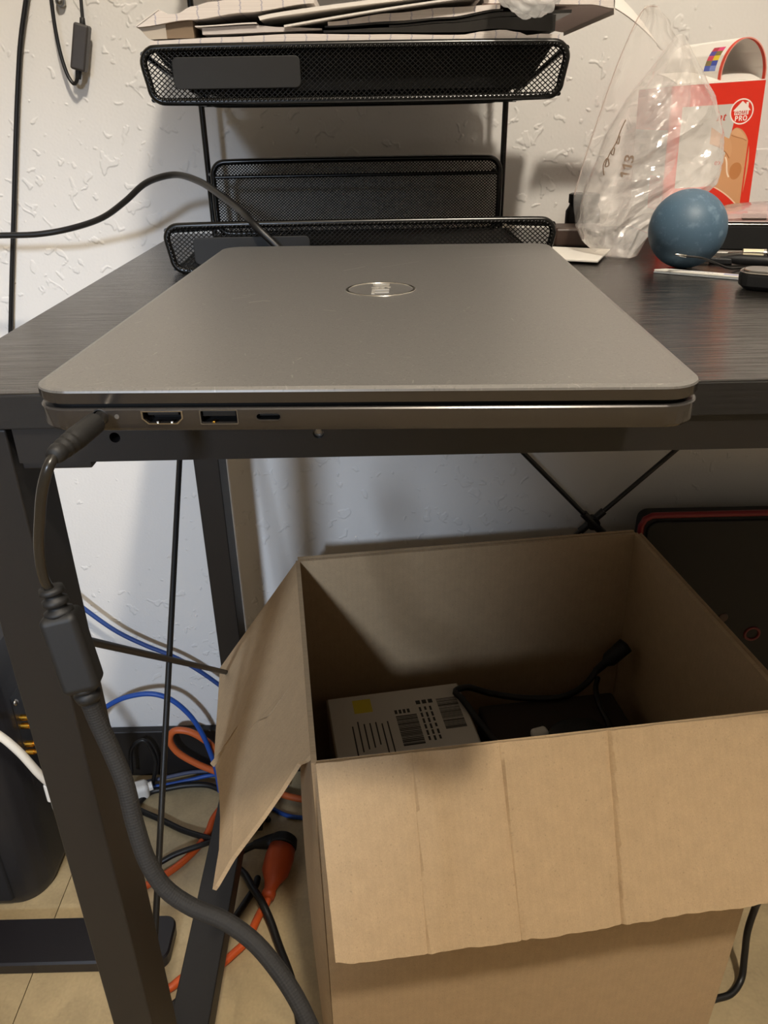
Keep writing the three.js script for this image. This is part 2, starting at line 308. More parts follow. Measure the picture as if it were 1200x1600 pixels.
// ------------------------------------------------------------------ laptop
{
  const L = thing('laptop', 'closed grey laptop overhanging the front edge of the black desk', 'laptop', [0, DY, 0.064], -0.0402);
  const W = 0.226, D = 0.326, C = -D / 2;
  let base = rings([[0.0018, W - 0.030, D - 0.03, 0.01], [0.0030, W - 0.014, D - 0.014, 0.014], [0.0052, W - 0.0026, D - 0.0026, 0.0125], [0.0062, W - 0.0012, D - 0.0012, 0.0128], [0.0126, W - 0.0004, D - 0.0004, 0.013], [0.0131, W - 0.0012, D - 0.0012, 0.0126], [0.0132, W - 0.0022, D - 0.0022, 0.0122]], 10).translate(0, 0, C);
  const ev = new Evaluator(); ev.useGroups = false; ev.attributes = ['position', 'normal', 'uv'];
  let b = new Brush(base); b.updateMatrixWorld();
  const hd = [[-0.0069, 0.0022], [0.0069, 0.0022], [0.0069, -0.0004], [0.0049, -0.0024], [-0.0049, -0.0024], [-0.0069, -0.0004]];
  const cuts = [[extrude(hd, 0.012), -0.0678, 0.0102], [extrude(rrect(0.0128, 0.0050, 0.0004, 3), 0.012), -0.0487, 0.0101], [extrude(rrect(0.0084, 0.0026, 0.0013, 6), 0.012), -0.0320, 0.0101], [new THREE.CylinderGeometry(0.0026, 0.0026, 0.012, 20).rotateX(Math.PI / 2).translate(0, 0, 0.006), -0.0890, 0.0103]];
  for (const [g, x, y] of cuts) { const c = new Brush(g); c.position.set(x, y, -0.008); c.updateMatrixWorld(); b = ev.evaluate(b, c, SUBTRACTION); }
  part('base', b.geometry, M.laptopSide, L);
  part('hinge_gap', rings([[0.0131, W - 0.007, D - 0.007, 0.011], [0.0147, W - 0.007, D - 0.007, 0.011]]).translate(0, 0, C), M.deepBlack, L);
  const lid = part('lid', rings([[0.0186, W - 0.0002, D - 0.0002, 0.0138], [0.0194, W - 0.0007, D - 0.0007, 0.0134], [0.0199, W - 0.0024, D - 0.0024, 0.0126], [0.0200, W - 0.0050, D - 0.0050, 0.0115]], 10).translate(0, 0, C), M.lid, L);
  { const p = lid.geometry.attributes.position, u = lid.geometry.attributes.uv; for (let i = 0; i < p.count; i++) u.setXY(i, (p.getX(i) + W / 2) / W, -p.getZ(i) / D); }
  part('edge_band', rings([[0.0146, W - 0.0034, D - 0.0034, 0.0125], [0.0149, W - 0.0012, D - 0.0012, 0.0132], [0.0160, W, D, 0.0138], [0.0187, W, D, 0.0138]], 10).translate(0, 0, C), M.laptopSide, lid);
  for (const z of [-0.03, -0.29]) part('rubber_foot', mv(rbox(0.15, 0.003, 0.012, 0.001), 0, 0.0015, z), M.blackRubber, L);
  // ports
  const hp = part('video_port', extrude(hd.map(([x, y]) => [x * 1.02, y * 1.02]), 0.0007, 0, [hd.map(([x, y]) => [x * 0.94, y * 0.86])]).translate(-0.0678, 0.0102, -0.0006), M.chrome, L);
  part('tongue', mv(rbox(0.0105, 0.0011, 0.005, 0.0002), -0.0678, 0.0110, -0.0040), M.blackPlastic, hp);
  part('cavity', extrude(hd.map(([x, y]) => [x * 0.98, y * 0.98]), 0.0004).translate(-0.0678, 0.0102, -0.0077), M.deepBlack, hp);
  part('spring_contact', [mv(rbox(0.0009, 0.0006, 0.002, 0.0002), -0.0698, 0.0083, -0.0015), mv(rbox(0.0009, 0.0006, 0.002, 0.0002), -0.0650, 0.0083, -0.0015)], M.chrome, hp);
  const ua = rrect(0.0130, 0.0052, 0.0005, 3), ub = rrect(0.0122, 0.0044, 0.0004, 3);
  const up = part('data_port', extrude(ua, 0.0006, 0, [ub]).translate(-0.0487, 0.0101, -0.0007), M.steel, L);
  part('tongue', mv(rbox(0.0112, 0.0018, 0.006, 0.0002), -0.0487, 0.0110, -0.0042), M.blackPlastic, up);
  part('cavity', mv(rbox(0.0126, 0.0048, 0.0004, 0.0001), -0.0487, 0.0101, -0.0076), M.deepBlack, up);
  part('spring_contact', mv(rbox(0.0009, 0.0006, 0.002, 0.0002), -0.0507, 0.0082, -0.0015), M.gold, up);
  const uc = part('charging_port', extrude(rrect(0.0086, 0.0028, 0.0014, 6), 0.0005, 0, [rrect(0.0080, 0.0022, 0.0011, 6)]).translate(-0.0320, 0.0101, -0.0006), M.laptopSide, L);
  part('tongue', mv(rbox(0.0066, 0.0006, 0.005, 0.0002), -0.0320, 0.0101, -0.0045), M.blackPlastic, uc);
  part('cavity', extrude(rrect(0.0082, 0.0024, 0.0012, 6), 0.0004).translate(-0.0320, 0.0101, -0.0077), M.deepBlack, uc);
  part('power_jack', new THREE.TorusGeometry(0.0026, 0.0003, 8, 28).translate(-0.0890, 0.0103, -0.0004), M.blackPlastic, L);
  part('status_light', new THREE.CylinderGeometry(0.0008, 0.0008, 0.0006, 16).rotateX(Math.PI / 2).translate(-0.0832, 0.0105, -0.0003), std(0x55524e, 0.5), L);
  // round emblem with lettering on the lid
  const e = part('emblem', new THREE.RingGeometry(0.0165, 0.0180, 64).rotateX(-Math.PI / 2).translate(0.0012, 0.0203, -0.1655), M.chrome, L);
  e.geometry = new THREE.LatheGeometry([[0.0166, 0], [0.0168, 0.0004], [0.0174, 0.0005], [0.0180, 0.0003], [0.0181, 0]].map(p => new THREE.Vector2(...p)), 72).translate(0.0012, 0.02, -0.1655);
  const letters = [];
  [['D', -0.0103, 0], ['E', -0.0035, 0.55], ['L', 0.0038, 0], ['L', 0.0102, 0]].forEach(([c, o, r]) => { const g = text(c, 0.0088, 0.0005); if (r) g.rotateZ(r); g.translate(o, 0, 0); letters.push(g); });
  const lg = merge(letters); lg.applyMatrix4(new THREE.Matrix4().makeBasis(V(0, 0, 1), V(1, 0, 0), V(0, 1, 0))); lg.translate(0.0012, 0.0200, -0.1655);
  part('lettering', lg, std(0xd8d4cc, 0.42, 0.7), e);
}

// power lead plugged into the laptop, with its in-line filter
{
  const t = thing('power_lead', 'black power lead plugged into the laptop side with a thick in-line filter block', 'power cable', [0, 0, 0]);
  const plug = part('plug', lathe([[0, 0], [0.0030, 0.0], [0.0036, 0.04], [0.0037, 0.45], [0.0036, 0.55], [0.0029, 0.58], [0.0029, 0.61], [0.0035, 0.63], [0.0034, 0.67], [0.0027, 0.70], [0.0027, 0.73], [0.0033, 0.75], [0.0032, 0.79], [0.0025, 0.82], [0.0025, 0.85], [0.0031, 0.87], [0.0029, 0.93], [0.0022, 1], [0, 1]], [-0.0884, 0.7456, 0.0660], [-0.0925, 0.7452, 0.0945]), M.blackRubber, t);
  part('pin', rod([-0.0882, 0.7456, 0.0670], [-0.0886, 0.7453, 0.0580], 0.0022, 16), M.steel, plug);
  part('cable', cable([[-0.0923, 0.7452, 0.0930], [-0.0934, 0.7430, 0.0962], [-0.0965, 0.7362, 0.0965], [-0.1016, 0.7236, 0.0925], [-0.1064, 0.7098, 0.0880], [-0.1083, 0.6987, 0.0856], [-0.1083, 0.6900, 0.0826]], 0.0017, 80), std(0x24211d, 0.3), t);
  const A = [-0.1083, 0.6913, 0.0824], B = [-0.1009, 0.6500, 0.0895];
  { const dir = V(B).sub(V(A)), q = new THREE.Quaternion().setFromUnitVectors(V(0, -1, 0), dir.clone().normalize()), g = rbox(0.0132, 0.0300, 0.0120, 0.0028, 4); g.rotateY(0.15); g.applyQuaternion(q); const c = V(A).addScaledVector(dir, 0.545); g.translate(c.x, c.y, c.z); part('filter_block', g, M.blackRubber, t); }
  part('strain_relief', lathe([[0, 0], [0.0040, 0], [0.0044, 0.20], [0.0030, 0.26], [0.0030, 0.36], [0.0044, 0.42], [0.0046, 0.58], [0.0033, 0.64], [0.0033, 0.74], [0.0050, 0.80], [0.0052, 1], [0, 1]], [-0.1085, 0.6925, 0.0822], [-0.1066, 0.6820, 0.0840], 24), M.blackRubber, t);
  part('strain_relief', lathe([[0, 0], [0.0050, 0], [0.0048, 0.3], [0.0038, 0.38], [0.0038, 0.5], [0.0047, 0.56], [0.0044, 0.8], [0.0038, 1], [0, 1]], [-0.1018, 0.6560, 0.0886], [-0.1008, 0.6490, 0.0896], 24), M.blackRubber, t);
  part('braided_cord', cable([[-0.1014, 0.6528, 0.0890], [-0.0998, 0.6414, 0.0896], [-0.0956, 0.6271, 0.0924], [-0.0918, 0.6150, 0.0962], [-0.0892, 0.6006, 0.1012], [-0.0853, 0.5861, 0.1064], [-0.0794, 0.5750, 0.1097], [-0.0696, 0.5677, 0.1124], [-0.0574, 0.5638, 0.1155], [-0.0463, 0.5586, 0.1205], [-0.0378, 0.5518, 0.1262], [-0.0306, 0.5441, 0.1324], [-0.0248, 0.5355, 0.1390], [-0.018, 0.520, 0.148], [-0.012, 0.48, 0.155], [-0.010, 0.30, 0.16], [-0.02, 0.05, 0.17], [-0.03, 0.006, 0.22], [-0.05, 0.006, 0.40]], 0.0034, 260), std(0x1d1b19, 0.8, 0, { bumpMap: tex(64, 64, (u, v) => 0.5 + 0.5 * Math.sin((u + v) * 6.2832 * 2) * Math.sin((u - v) * 6.2832 * 2), false, 200, 4), bumpScale: 0.00012 }), t);
}
// ------------------------------------------------------------------ mesh desk rack
// expanded-metal mesh: two sets of diagonal strands inside an outline (all points in the XY plane)
function meshPanel(w, h, pitch, r, inside, y0 = 0) {
  const g = [];
  const sl = 0.85;
  for (const s of [1, -1]) for (let c = -h / 2 / sl - w / 2; c <= w / 2 + h / 2 / sl; c += pitch) {
    // line x = c + s * y / sl
    let a = null, b = null;
    for (let y = -h / 2; y <= h / 2 + 1e-9; y += h / 120) { const x = c + s * y / sl; if (inside(x, y)) { if (a === null) a = [x, y]; b = [x, y]; } else if (a !== null) break; }
    if (a && b && Math.abs(a[1] - b[1]) > 0.0008) g.push(rod([a[0], a[1] + y0, s * r * 0.7], [b[0], b[1] + y0, s * r * 0.7], r, 5));
  }
  return merge(g);
}
const inRR = (w, h, r) => (x, y) => { const qx = Math.abs(x) - (w / 2 - r), qy = Math.abs(y) - (h / 2 - r); return Math.max(qx, qy) <= r && (qx <= 0 || qy <= 0 || Math.hypot(qx, qy) <= r); };
const loopTube = (pts, r, n = 10) => new THREE.TubeGeometry(new THREE.CatmullRomCurve3(pts.map(p => V(p)), true, 'centripetal'), 420, r, n, true);
{
  const t = thing('desk_rack', 'tall black wire mesh document rack standing behind the laptop', 'document rack', [-0.0045, DY, -0.28]);
  const W = 0.277, H = 0.0305, depth = 0.19;
  const tray = (y, plateY) => {
    const out = rrect(W, H, 0.0085, 6).map(([x, yy]) => [x * (yy < 0 ? 0.982 : 1), yy + y, 0]);
    const tr = part('tray', loopTube(out, 0.0024), M.rackPaint, t);
    // mesh wrapped round the front wire, showing as a beaded rim
    const beads = [];
    const cv = new THREE.CatmullRomCurve3(out.map(p => V(p)), true, 'centripetal');
    for (let i = 0; i < 210; i++) { const p = cv.getPointAt(i / 210), q = cv.getTangentAt(i / 210); const b = new THREE.SphereGeometry(0.0012, 6, 4); b.scale(1.3, 0.7, 1); b.rotateZ(Math.atan2(q.y, q.x) + 0.7); beads.push(b.translate(p.x * 0.9935, (p.y - y) * 0.94 + y, 0.0019)); }
    part('rolled_rim', beads, M.rackPaint, tr).userData.kind = 'stuff';
    const f = part('front_mesh', meshPanel(W - 0.004, H - 0.002, 0.0036, 0.00036, (x, yy) => inRR((W - 0.004) * (0.991 + 0.018 * yy / H), H - 0.002, 0.008)(x, yy)).translate(0, y, 0.0004), M.rackPaint, tr); f.userData.kind = 'stuff';
    const bm = part('bottom_mesh', meshPanel(W - 0.01, depth, 0.0032, 0.00042, inRR(W - 0.01, depth, 0.004)).rotateX(Math.PI / 2).translate(0, y - H / 2 + 0.0016, -depth / 2), M.rackPaint, tr); bm.userData.kind = 'stuff';
    for (const s of [-1, 1]) { part('side_wire', rod([s * W / 2, y + H / 2 - 0.003, -0.001], [s * (W / 2 - 0.001), y - H / 2 + 0.007, -depth], 0.0019), M.rackPaint, tr); part('base_wire', rod([s * (W / 2 - 0.003), y - H / 2 + 0.001, -0.001], [s * (W / 2 - 0.003), y - H / 2 + 0.001, -depth], 0.0014), M.rackPaint, tr); }
    part('back_wire', rod([-W / 2, y - H / 2 + 0.001, -depth], [W / 2, y - H / 2 + 0.001, -depth], 0.0018), M.rackPaint, tr);
    part('label_plate', mv(extrude(rrect(0.0835, 0.0185, 0.0035, 6), 0.0012, 0.0004), -0.0780, plateY, 0.0012), M.rackPlate, tr);
  };
  tray(0.1262, 0.1272); tray(0.0172, 0.0155); tray(0.2722, 0.2732);
  // back panels standing up from each tray, and the posts
  const back = (y0, y1) => {
    const w = 0.262, h = y1 - y0, yc = (y0 + y1) / 2;
    const bp = part('back_panel', [loopTube(rrect(w, h, 0.011, 6).map(([x, y]) => [x - 0.0045, y + yc, -0.188]), 0.0026), rod([-w / 2 - 0.0045, y1 - 0.0125, -0.188], [w / 2 - 0.0045, y1 - 0.0125, -0.188], 0.0016)], M.rackPaint, t);
    const m = part('back_mesh', meshPanel(w, h, 0.0030, 0.00040, inRR(w, h, 0.011)).translate(-0.0045, yc, -0.188), M.rackPaint, bp); m.userData.kind = 'stuff';
  };
  back(0.004, 0.0655); back(0.112, 0.172);
  for (const x of [-0.1425, 0.1315]) {
    part('post', rod([x, 0.0005, -0.203], [x, 0.30, -0.203], 0.0027, 12), M.rackPaint, t);
    for (const y of [0.055, 0.012, 0.122]) part('post_tie', rod([x, y, -0.203], [x * 0.94 - 0.003, y, -0.188], 0.0016), M.rackPaint, t);
  }
  for (const x of [-0.12, 0.12]) part('foot_wire', rod([x, 0.0017, -0.004], [x, 0.0017, -0.2], 0.0016), M.rackPaint, t);
}

// ------------------------------------------------------------------ papers on the upper tray (front edge at z = -0.283)
const FZ = -0.283, SZ = 0.17;
solo('document_wallet', extrude([[-0.138, 0.8755], [-0.117, 0.8515], [0.110, 0.8515], [0.127, 0.8755]], 0.16).translate(0, 0, -0.452), std(0x100f0e, 0.7), 'thick black document wallet inside the mesh tray directly under the pile of papers', 'document wallet', 'document wallets in the rack');
solo('document_wallet', extrude([[-0.138, 1.0215], [-0.117, 0.9975], [0.110, 0.9975], [0.127, 1.0215]], 0.16).translate(0, 0, -0.452), std(0x100f0e, 0.7), 'unseen black document wallet added in the topmost tray of the rack to block light', 'document wallet', 'document wallets in the rack');  // unseen, added so the see-through mesh tray throws a solid wall shadow
// slab of paper between two wavy surfaces, seen from its front edge
function slab(x0, x1, lo, hi, depth = SZ, zf = FZ, n = 60, sk = 0) {
  const pos = [], uv = [], idx = [], nz = 6;
  const put = (x, y, z, u, v) => { pos.push(x, y, z); uv.push(u, v); return pos.length / 3 - 1; };
  const X = (i) => x0 + (x1 - x0) * i / n;
  const grid = (fn) => { const o = pos.length / 3; for (let j = 0; j <= nz; j++) for (let i = 0; i <= n; i++) put(X(i) + sk * j / nz, fn(X(i), i / n), zf - depth * j / nz, X(i), -depth * j / nz); return o; };
  const a = grid(hi), b = grid(lo), w = n + 1;
  for (let j = 0; j < nz; j++) for (let i = 0; i < n; i++) { const k = j * w + i; idx.push(a + k, a + k + 1, a + k + w, a + k + 1, a + k + w + 1, a + k + w, b + k, b + k + w, b + k + 1, b + k + 1, b + k + w, b + k + w + 1); }
  for (const j of [0, nz]) { const o = pos.length / 3; for (let i = 0; i <= n; i++) { put(X(i) + sk * j / nz, hi(X(i), i / n), zf - depth * j / nz, X(i), hi(X(i), i / n)); put(X(i) + sk * j / nz, lo(X(i), i / n), zf - depth * j / nz, X(i), lo(X(i), i / n)); } for (let i = 0; i < n; i++) { const k = o + 2 * i; j === 0 ? idx.push(k, k + 1, k + 2, k + 1, k + 3, k + 2) : idx.push(k, k + 2, k + 1, k + 1, k + 2, k + 3); } }
  for (const i of [0, n]) { const o = pos.length / 3; for (let j = 0; j <= nz; j++) { put(X(i) + sk * j / nz, hi(X(i), i / n), zf - depth * j / nz, -depth * j / nz, hi(X(i), i / n)); put(X(i) + sk * j / nz, lo(X(i), i / n), zf - depth * j / nz, -depth * j / nz, lo(X(i), i / n)); } for (let j = 0; j < nz; j++) { const k = o + 2 * j; idx.push(k, k + 1, k + 2, k + 1, k + 3, k + 2); } }
  const g = new THREE.BufferGeometry(); g.setAttribute('position', new THREE.Float32BufferAttribute(pos, 3)); g.setAttribute('uv', new THREE.Float32BufferAttribute(uv, 2)); g.setIndex(idx); g.computeVertexNormals(); return g;
}
const lerp = (pts) => (x) => { if (x <= pts[0][0]) return pts[0][1]; for (let i = 1; i < pts.length; i++) if (x <= pts[i][0]) { const t = (x - pts[i - 1][0]) / (pts[i][0] - pts[i - 1][0]), s = t * t * (3 - 2 * t); return pts[i - 1][1] + (pts[i][1] - pts[i - 1][1]) * s; } return pts[pts.length - 1][1]; };
{
  // bottom pad of gridded pages on its card backing
  const pad = thing('graph_paper_pad', 'bottom pad of gridded paper lying flat right above the mesh tray front', 'paper pad');
  const padTop = lerp([[-0.138, 0.8812], [-0.09, 0.8826], [-0.045, 0.8838], [0.01, 0.8828], [0.065, 0.8818], [0.080, 0.8836], [0.0915, 0.8843], [0.102, 0.8828], [0.1095, 0.8806], [0.114, 0.8817], [0.131, 0.8812]]);
  part('pages', slab(-0.138, 0.130, () => 0.8779, padTop), M.pageEdge, pad);
  part('card_backing', slab(-0.139, 0.132, () => 0.8764, () => 0.8777), M.folder, pad);
  // black ring folder above it, curling upward to the right
  const fo = thing('black_folder', 'black glossy folder rising to the right over the paper pad', 'folder');
  part('lower_cover', slab(-0.025, 0.1265, lerp([[-0.02, 0.8845], [0.065, 0.8836], [0.088, 0.8852], [0.108, 0.8840], [0.127, 0.8832]]), lerp([[-0.02, 0.8858], [0.02, 0.8868], [0.056, 0.8886], [0.095, 0.8915], [0.127, 0.8925]]), SZ, FZ - 0.003), M.folder, fo);
  part('cover_sheet', slab(0.018, 0.1370, lerp([[0.018, 0.8872], [0.056, 0.8892], [0.10, 0.8922], [0.137, 0.8934]]), lerp([[0.018, 0.8882], [0.056, 0.8902], [0.09, 0.8945], [0.137, 0.8953]]), SZ, FZ - 0.005), M.folder, fo);
  // gridded pages between folder and white sheets
  const gp = thing('exercise_book', 'thin gridded exercise book sloping up to the right above the black folder', 'exercise book');
  part('pages', slab(-0.022, 0.090, lerp([[-0.022, 0.8884], [0.02, 0.8904], [0.056, 0.8922], [0.09, 0.8962]]), lerp([[-0.022, 0.8906], [0.02, 0.8948], [0.055, 0.8974], [0.09, 0.8986]]), SZ, FZ - 0.004), M.pageEdge, gp);
  part('cover', slab(-0.024, 0.092, lerp([[-0.022, 0.8874], [0.02, 0.8890], [0.056, 0.8911], [0.092, 0.8952]]), lerp([[-0.022, 0.8883], [0.02, 0.8902], [0.056, 0.8920], [0.092, 0.8960]]), SZ, FZ - 0.004), M.folder, gp);
  // light grey folded leaflet
  const lf = thing('paper_leaflet', 'light grey folded leaflet with a rounded left corner lying on the bottom pad', 'leaflet');
  part('fold', slab(-0.104, -0.026, lerp([[-0.104, 0.8846], [-0.05, 0.8856], [-0.026, 0.8862]]), lerp([[-0.104, 0.8884], [-0.07, 0.8893], [-0.052, 0.8880], [-0.026, 0.8870]]), SZ, FZ - 0.004), M.paperGrey, lf);
  part('top_leaf', slab(-0.108, -0.068, lerp([[-0.108, 0.8887], [-0.068, 0.8900]]), lerp([[-0.108, 0.8893], [-0.068, 0.8907]]), SZ, FZ - 0.002), M.paper, lf);
  // thick notebook at the left, half open: wavy page block, cover folded under
  const nb = thing('open_notebook', 'thick well-thumbed notebook with wavy gridded pages at the left end of the rack', 'notebook');
  part('page_block', slab(-0.1457, -0.030, lerp([[-0.1457, 0.8889], [-0.11, 0.8925], [-0.075, 0.8960], [-0.03, 0.9005]]), (x) => lerp([[-0.1457, 0.8893], [-0.137, 0.8945], [-0.1296, 0.8980], [-0.1242, 0.8958], [-0.1189, 0.8958], [-0.1081, 0.8998], [-0.0956, 0.9022], [-0.07, 0.9050], [-0.03, 0.9062]])(x), SZ, FZ), M.pageEdge, nb);
  const nlo = lerp([[-0.1457, 0.8888], [-0.11, 0.8924], [-0.075, 0.8959], [-0.03, 0.9004]]);
  part('cover_lit', slab(-0.1455, -0.127, lerp([[-0.1455, 0.8886], [-0.1375, 0.8822], [-0.127, 0.8824]]), nlo, 0.16, FZ - 0.002), std(0xb9aea0, 0.8), nb);  // lit end of the cover, paler than the shaded piece beside it
  part('cover_shaded', slab(-0.127, -0.1095, () => 0.8826, nlo, 0.16, FZ - 0.003), std(0x7d6a55, 0.8), nb);  // same cover where shade falls, the shadow painted in as brown
  part('spine_leaf', sheet((u, v) => [-0.1455 + 0.0158 * u, 0.8894 + 0.0090 * u, FZ + 0.0004 - SZ * v], 4, 4, 0.0006), M.paper, nb);
  // two loose white sheets
  const w1 = solo('paper_sheet', sheet((u, v) => [-0.050 + 0.125 * u, 0.8880 + 0.0148 * u + 0.0008 * Math.sin(u * 3), FZ + 0.002 - SZ * v], 30, 4, 0.0011), M.paper, 'loose white sheet sloping upward, lower of two above the exercise book', 'paper', 'loose white sheets on the rack');
  const w2 = solo('paper_sheet', sheet((u, v) => [-0.066 + 0.15 * u, 0.8928 + 0.0145 * Math.pow(u, 0.8), FZ - 0.001 - SZ * v], 30, 4, 0.0022), M.paper, 'wide white folded sheet on top of the sloping papers in the middle', 'paper', 'loose white sheets on the rack');
  // pad on top at the right, overhanging the tray end
  const tp = thing('writing_pad', 'white writing pad on top of the stack overhanging the right end of the rack', 'paper pad');
  part('pages', slab(0.080, 0.166, lerp([[0.08, 0.9000], [0.15, 0.8985], [0.166, 0.8962]]), lerp([[0.08, 0.9040], [0.15, 0.9030], [0.166, 0.9010]]), 0.15, FZ - 0.01), M.pageEdge, tp);
  part('backing', slab(0.079, 0.1665, lerp([[0.08, 0.8992], [0.15, 0.8977], [0.1665, 0.8953]]), lerp([[0.08, 0.8999], [0.15, 0.8984], [0.1665, 0.8960]]), 0.15, FZ - 0.011), std(0xdcc6be, 0.8), tp);
  part('page_corner', sheet((u, v) => [0.1655 + 0.001 * u, 0.9008 - 0.008 * u, FZ - 0.01 - 0.15 * v], 3, 4, 0.0007), M.paper, tp);
  // curled strip of white paper hanging from the stack over the bag
  solo('paper_strip', sheet((u, v) => { const s = u; return [0.176 + 0.070 * s + 0.006 * (v - 0.5) * (1 - s), 0.922 - 0.018 * s - 0.022 * s * s + 0.014 * (v - 0.5) * (1 - 0.75 * s), -0.40 - 0.03 * s - 0.012 * v]; }, 24, 4, 0.0008), M.paper, 'curled strip of white paper reaching from the paper stack across to the clear plastic bag', 'paper strip');
  // scrunched white plastic bag lying on the stack
  const wb = new THREE.SphereGeometry(1, 120, 80); { const p = wb.attributes.position; for (let i = 0; i < p.count; i++) { const q = V(p.getX(i), p.getY(i), p.getZ(i)); const n = 1 + 0.22 * Math.abs(noise(q.x * 2.2 + 4, q.y * 2.2, q.z * 2.2)) + 0.06 * Math.abs(noise(q.x * 4 + q.y, q.y * 2.0 + 3, q.z * 4)) + 0.008 * noise(q.x * 12, q.y * 4, q.z * 12) - 0.08; p.setXYZ(i, 0.1060 + q.x * n * 0.022, 0.9090 + q.y * n * 0.0200, -0.2660 + q.z * n * 0.015); } }
  solo('plastic_bag', (wb.computeVertexNormals(), wb), new THREE.MeshPhysicalMaterial({ color: 0xffffff, roughness: 0.25, transmission: 0.6, thickness: 0, side: THREE.DoubleSide }), 'scrunched milky white plastic bag resting on top of the papers', 'plastic bag');
}

// ------------------------------------------------------------------ things hanging on the wall at the left
{
  solo('hanging_cable', cable([[-0.285, 0.99, -0.530], [-0.2980, 0.9480, -0.531], [-0.3034, 0.9337, -0.531], [-0.3146, 0.9043, -0.531], [-0.3238, 0.8738, -0.531], [-0.3383, 0.8201, -0.531], [-0.3545, 0.7569, -0.531], [-0.3706, 0.6951, -0.531], [-0.3855, 0.6357, -0.531], [-0.4032, 0.5649, -0.531], [-0.43, 0.40, -0.531], [-0.46, 0.10, -0.528]], 0.0023, 120), M.blackCable, 'long black cord hanging straight down the wall left of the desk', 'cord');
  const h = thing('hanging_adapter', 'small black in-line adapter dangling in a loop of cord on the wall', 'adapter');
  const body = mv(rbox(0.0135, 0.038, 0.012, 0.0022, 3), 0, 0, 0); body.rotateZ(-0.27); body.translate(-0.2582, 0.8958, -0.5215);
  part('body', body, std(0x3a3634, 0.45), h);
  part('loop_cord', cable([[-0.281, 0.985, -0.526], [-0.2782, 0.9450, -0.526], [-0.2794, 0.9282, -0.526], [-0.2799, 0.9061, -0.526], [-0.2781, 0.8859, -0.525], [-0.2744, 0.8719, -0.524], [-0.2706, 0.8671, -0.523], [-0.2672, 0.8692, -0.522], [-0.2648, 0.8775, -0.5215]], 0.0017, 90), M.blackCable, h);
  part('upper_cord', cable([[-0.2530, 0.9130, -0.5215], [-0.2524, 0.9252, -0.523], [-0.2515, 0.9420, -0.525], [-0.253, 0.985, -0.527]], 0.0015, 40), M.blackCable, h);
  part('strain_relief', lathe([[0, 0], [0.0028, 0], [0.0022, 1], [0, 1]], [-0.2535, 0.9120, -0.5215], [-0.2527, 0.9190, -0.5217], 14), M.blackRubber, h);
  part('strain_relief', lathe([[0, 0], [0.0030, 0], [0.0024, 1], [0, 1]], [-0.2632, 0.8790, -0.5215], [-0.2655, 0.8710, -0.5222], 14), M.blackRubber, h);
  solo('wall_pin', [new THREE.CylinderGeometry(0.0042, 0.0046, 0.003, 20).rotateX(Math.PI / 2).translate(-0.2732, 0.9327, -0.532), new THREE.SphereGeometry(0.0035, 14, 10).translate(-0.2732, 0.9327, -0.5305), rod([-0.2732, 0.9327, -0.531], [-0.2732, 0.9327, -0.545], 0.0012)], M.steel, 'small silver push pin in the plaster above the dangling adapter', 'pin');
  solo('black_cable', cable([[-0.60, 0.735, -0.50], [-0.50, 0.738, -0.485], [-0.42, 0.7425, -0.47], [-0.3609, 0.7431, -0.45], [-0.3374, 0.7433, -0.45], [-0.3022, 0.7438, -0.45], [-0.2720, 0.7482, -0.45], [-0.2380, 0.7581, -0.44], [-0.2129, 0.7720, -0.43], [-0.1913, 0.7864, -0.42], [-0.1743, 0.7923, -0.41], [-0.1583, 0.7946, -0.40], [-0.1342, 0.7913, -0.370], [-0.1103, 0.7836, -0.330], [-0.0960, 0.7778, -0.305], [-0.0850, 0.7728, -0.284], [-0.0772, 0.7665, -0.2735], [-0.0660, 0.7565, -0.2690], [-0.058, 0.7480, -0.2680], [-0.052, 0.7400, -0.2690]], 0.0027, 200), M.blackCable, 'black cable arching from the left in front of the rack and down behind the laptop', 'cable');
}

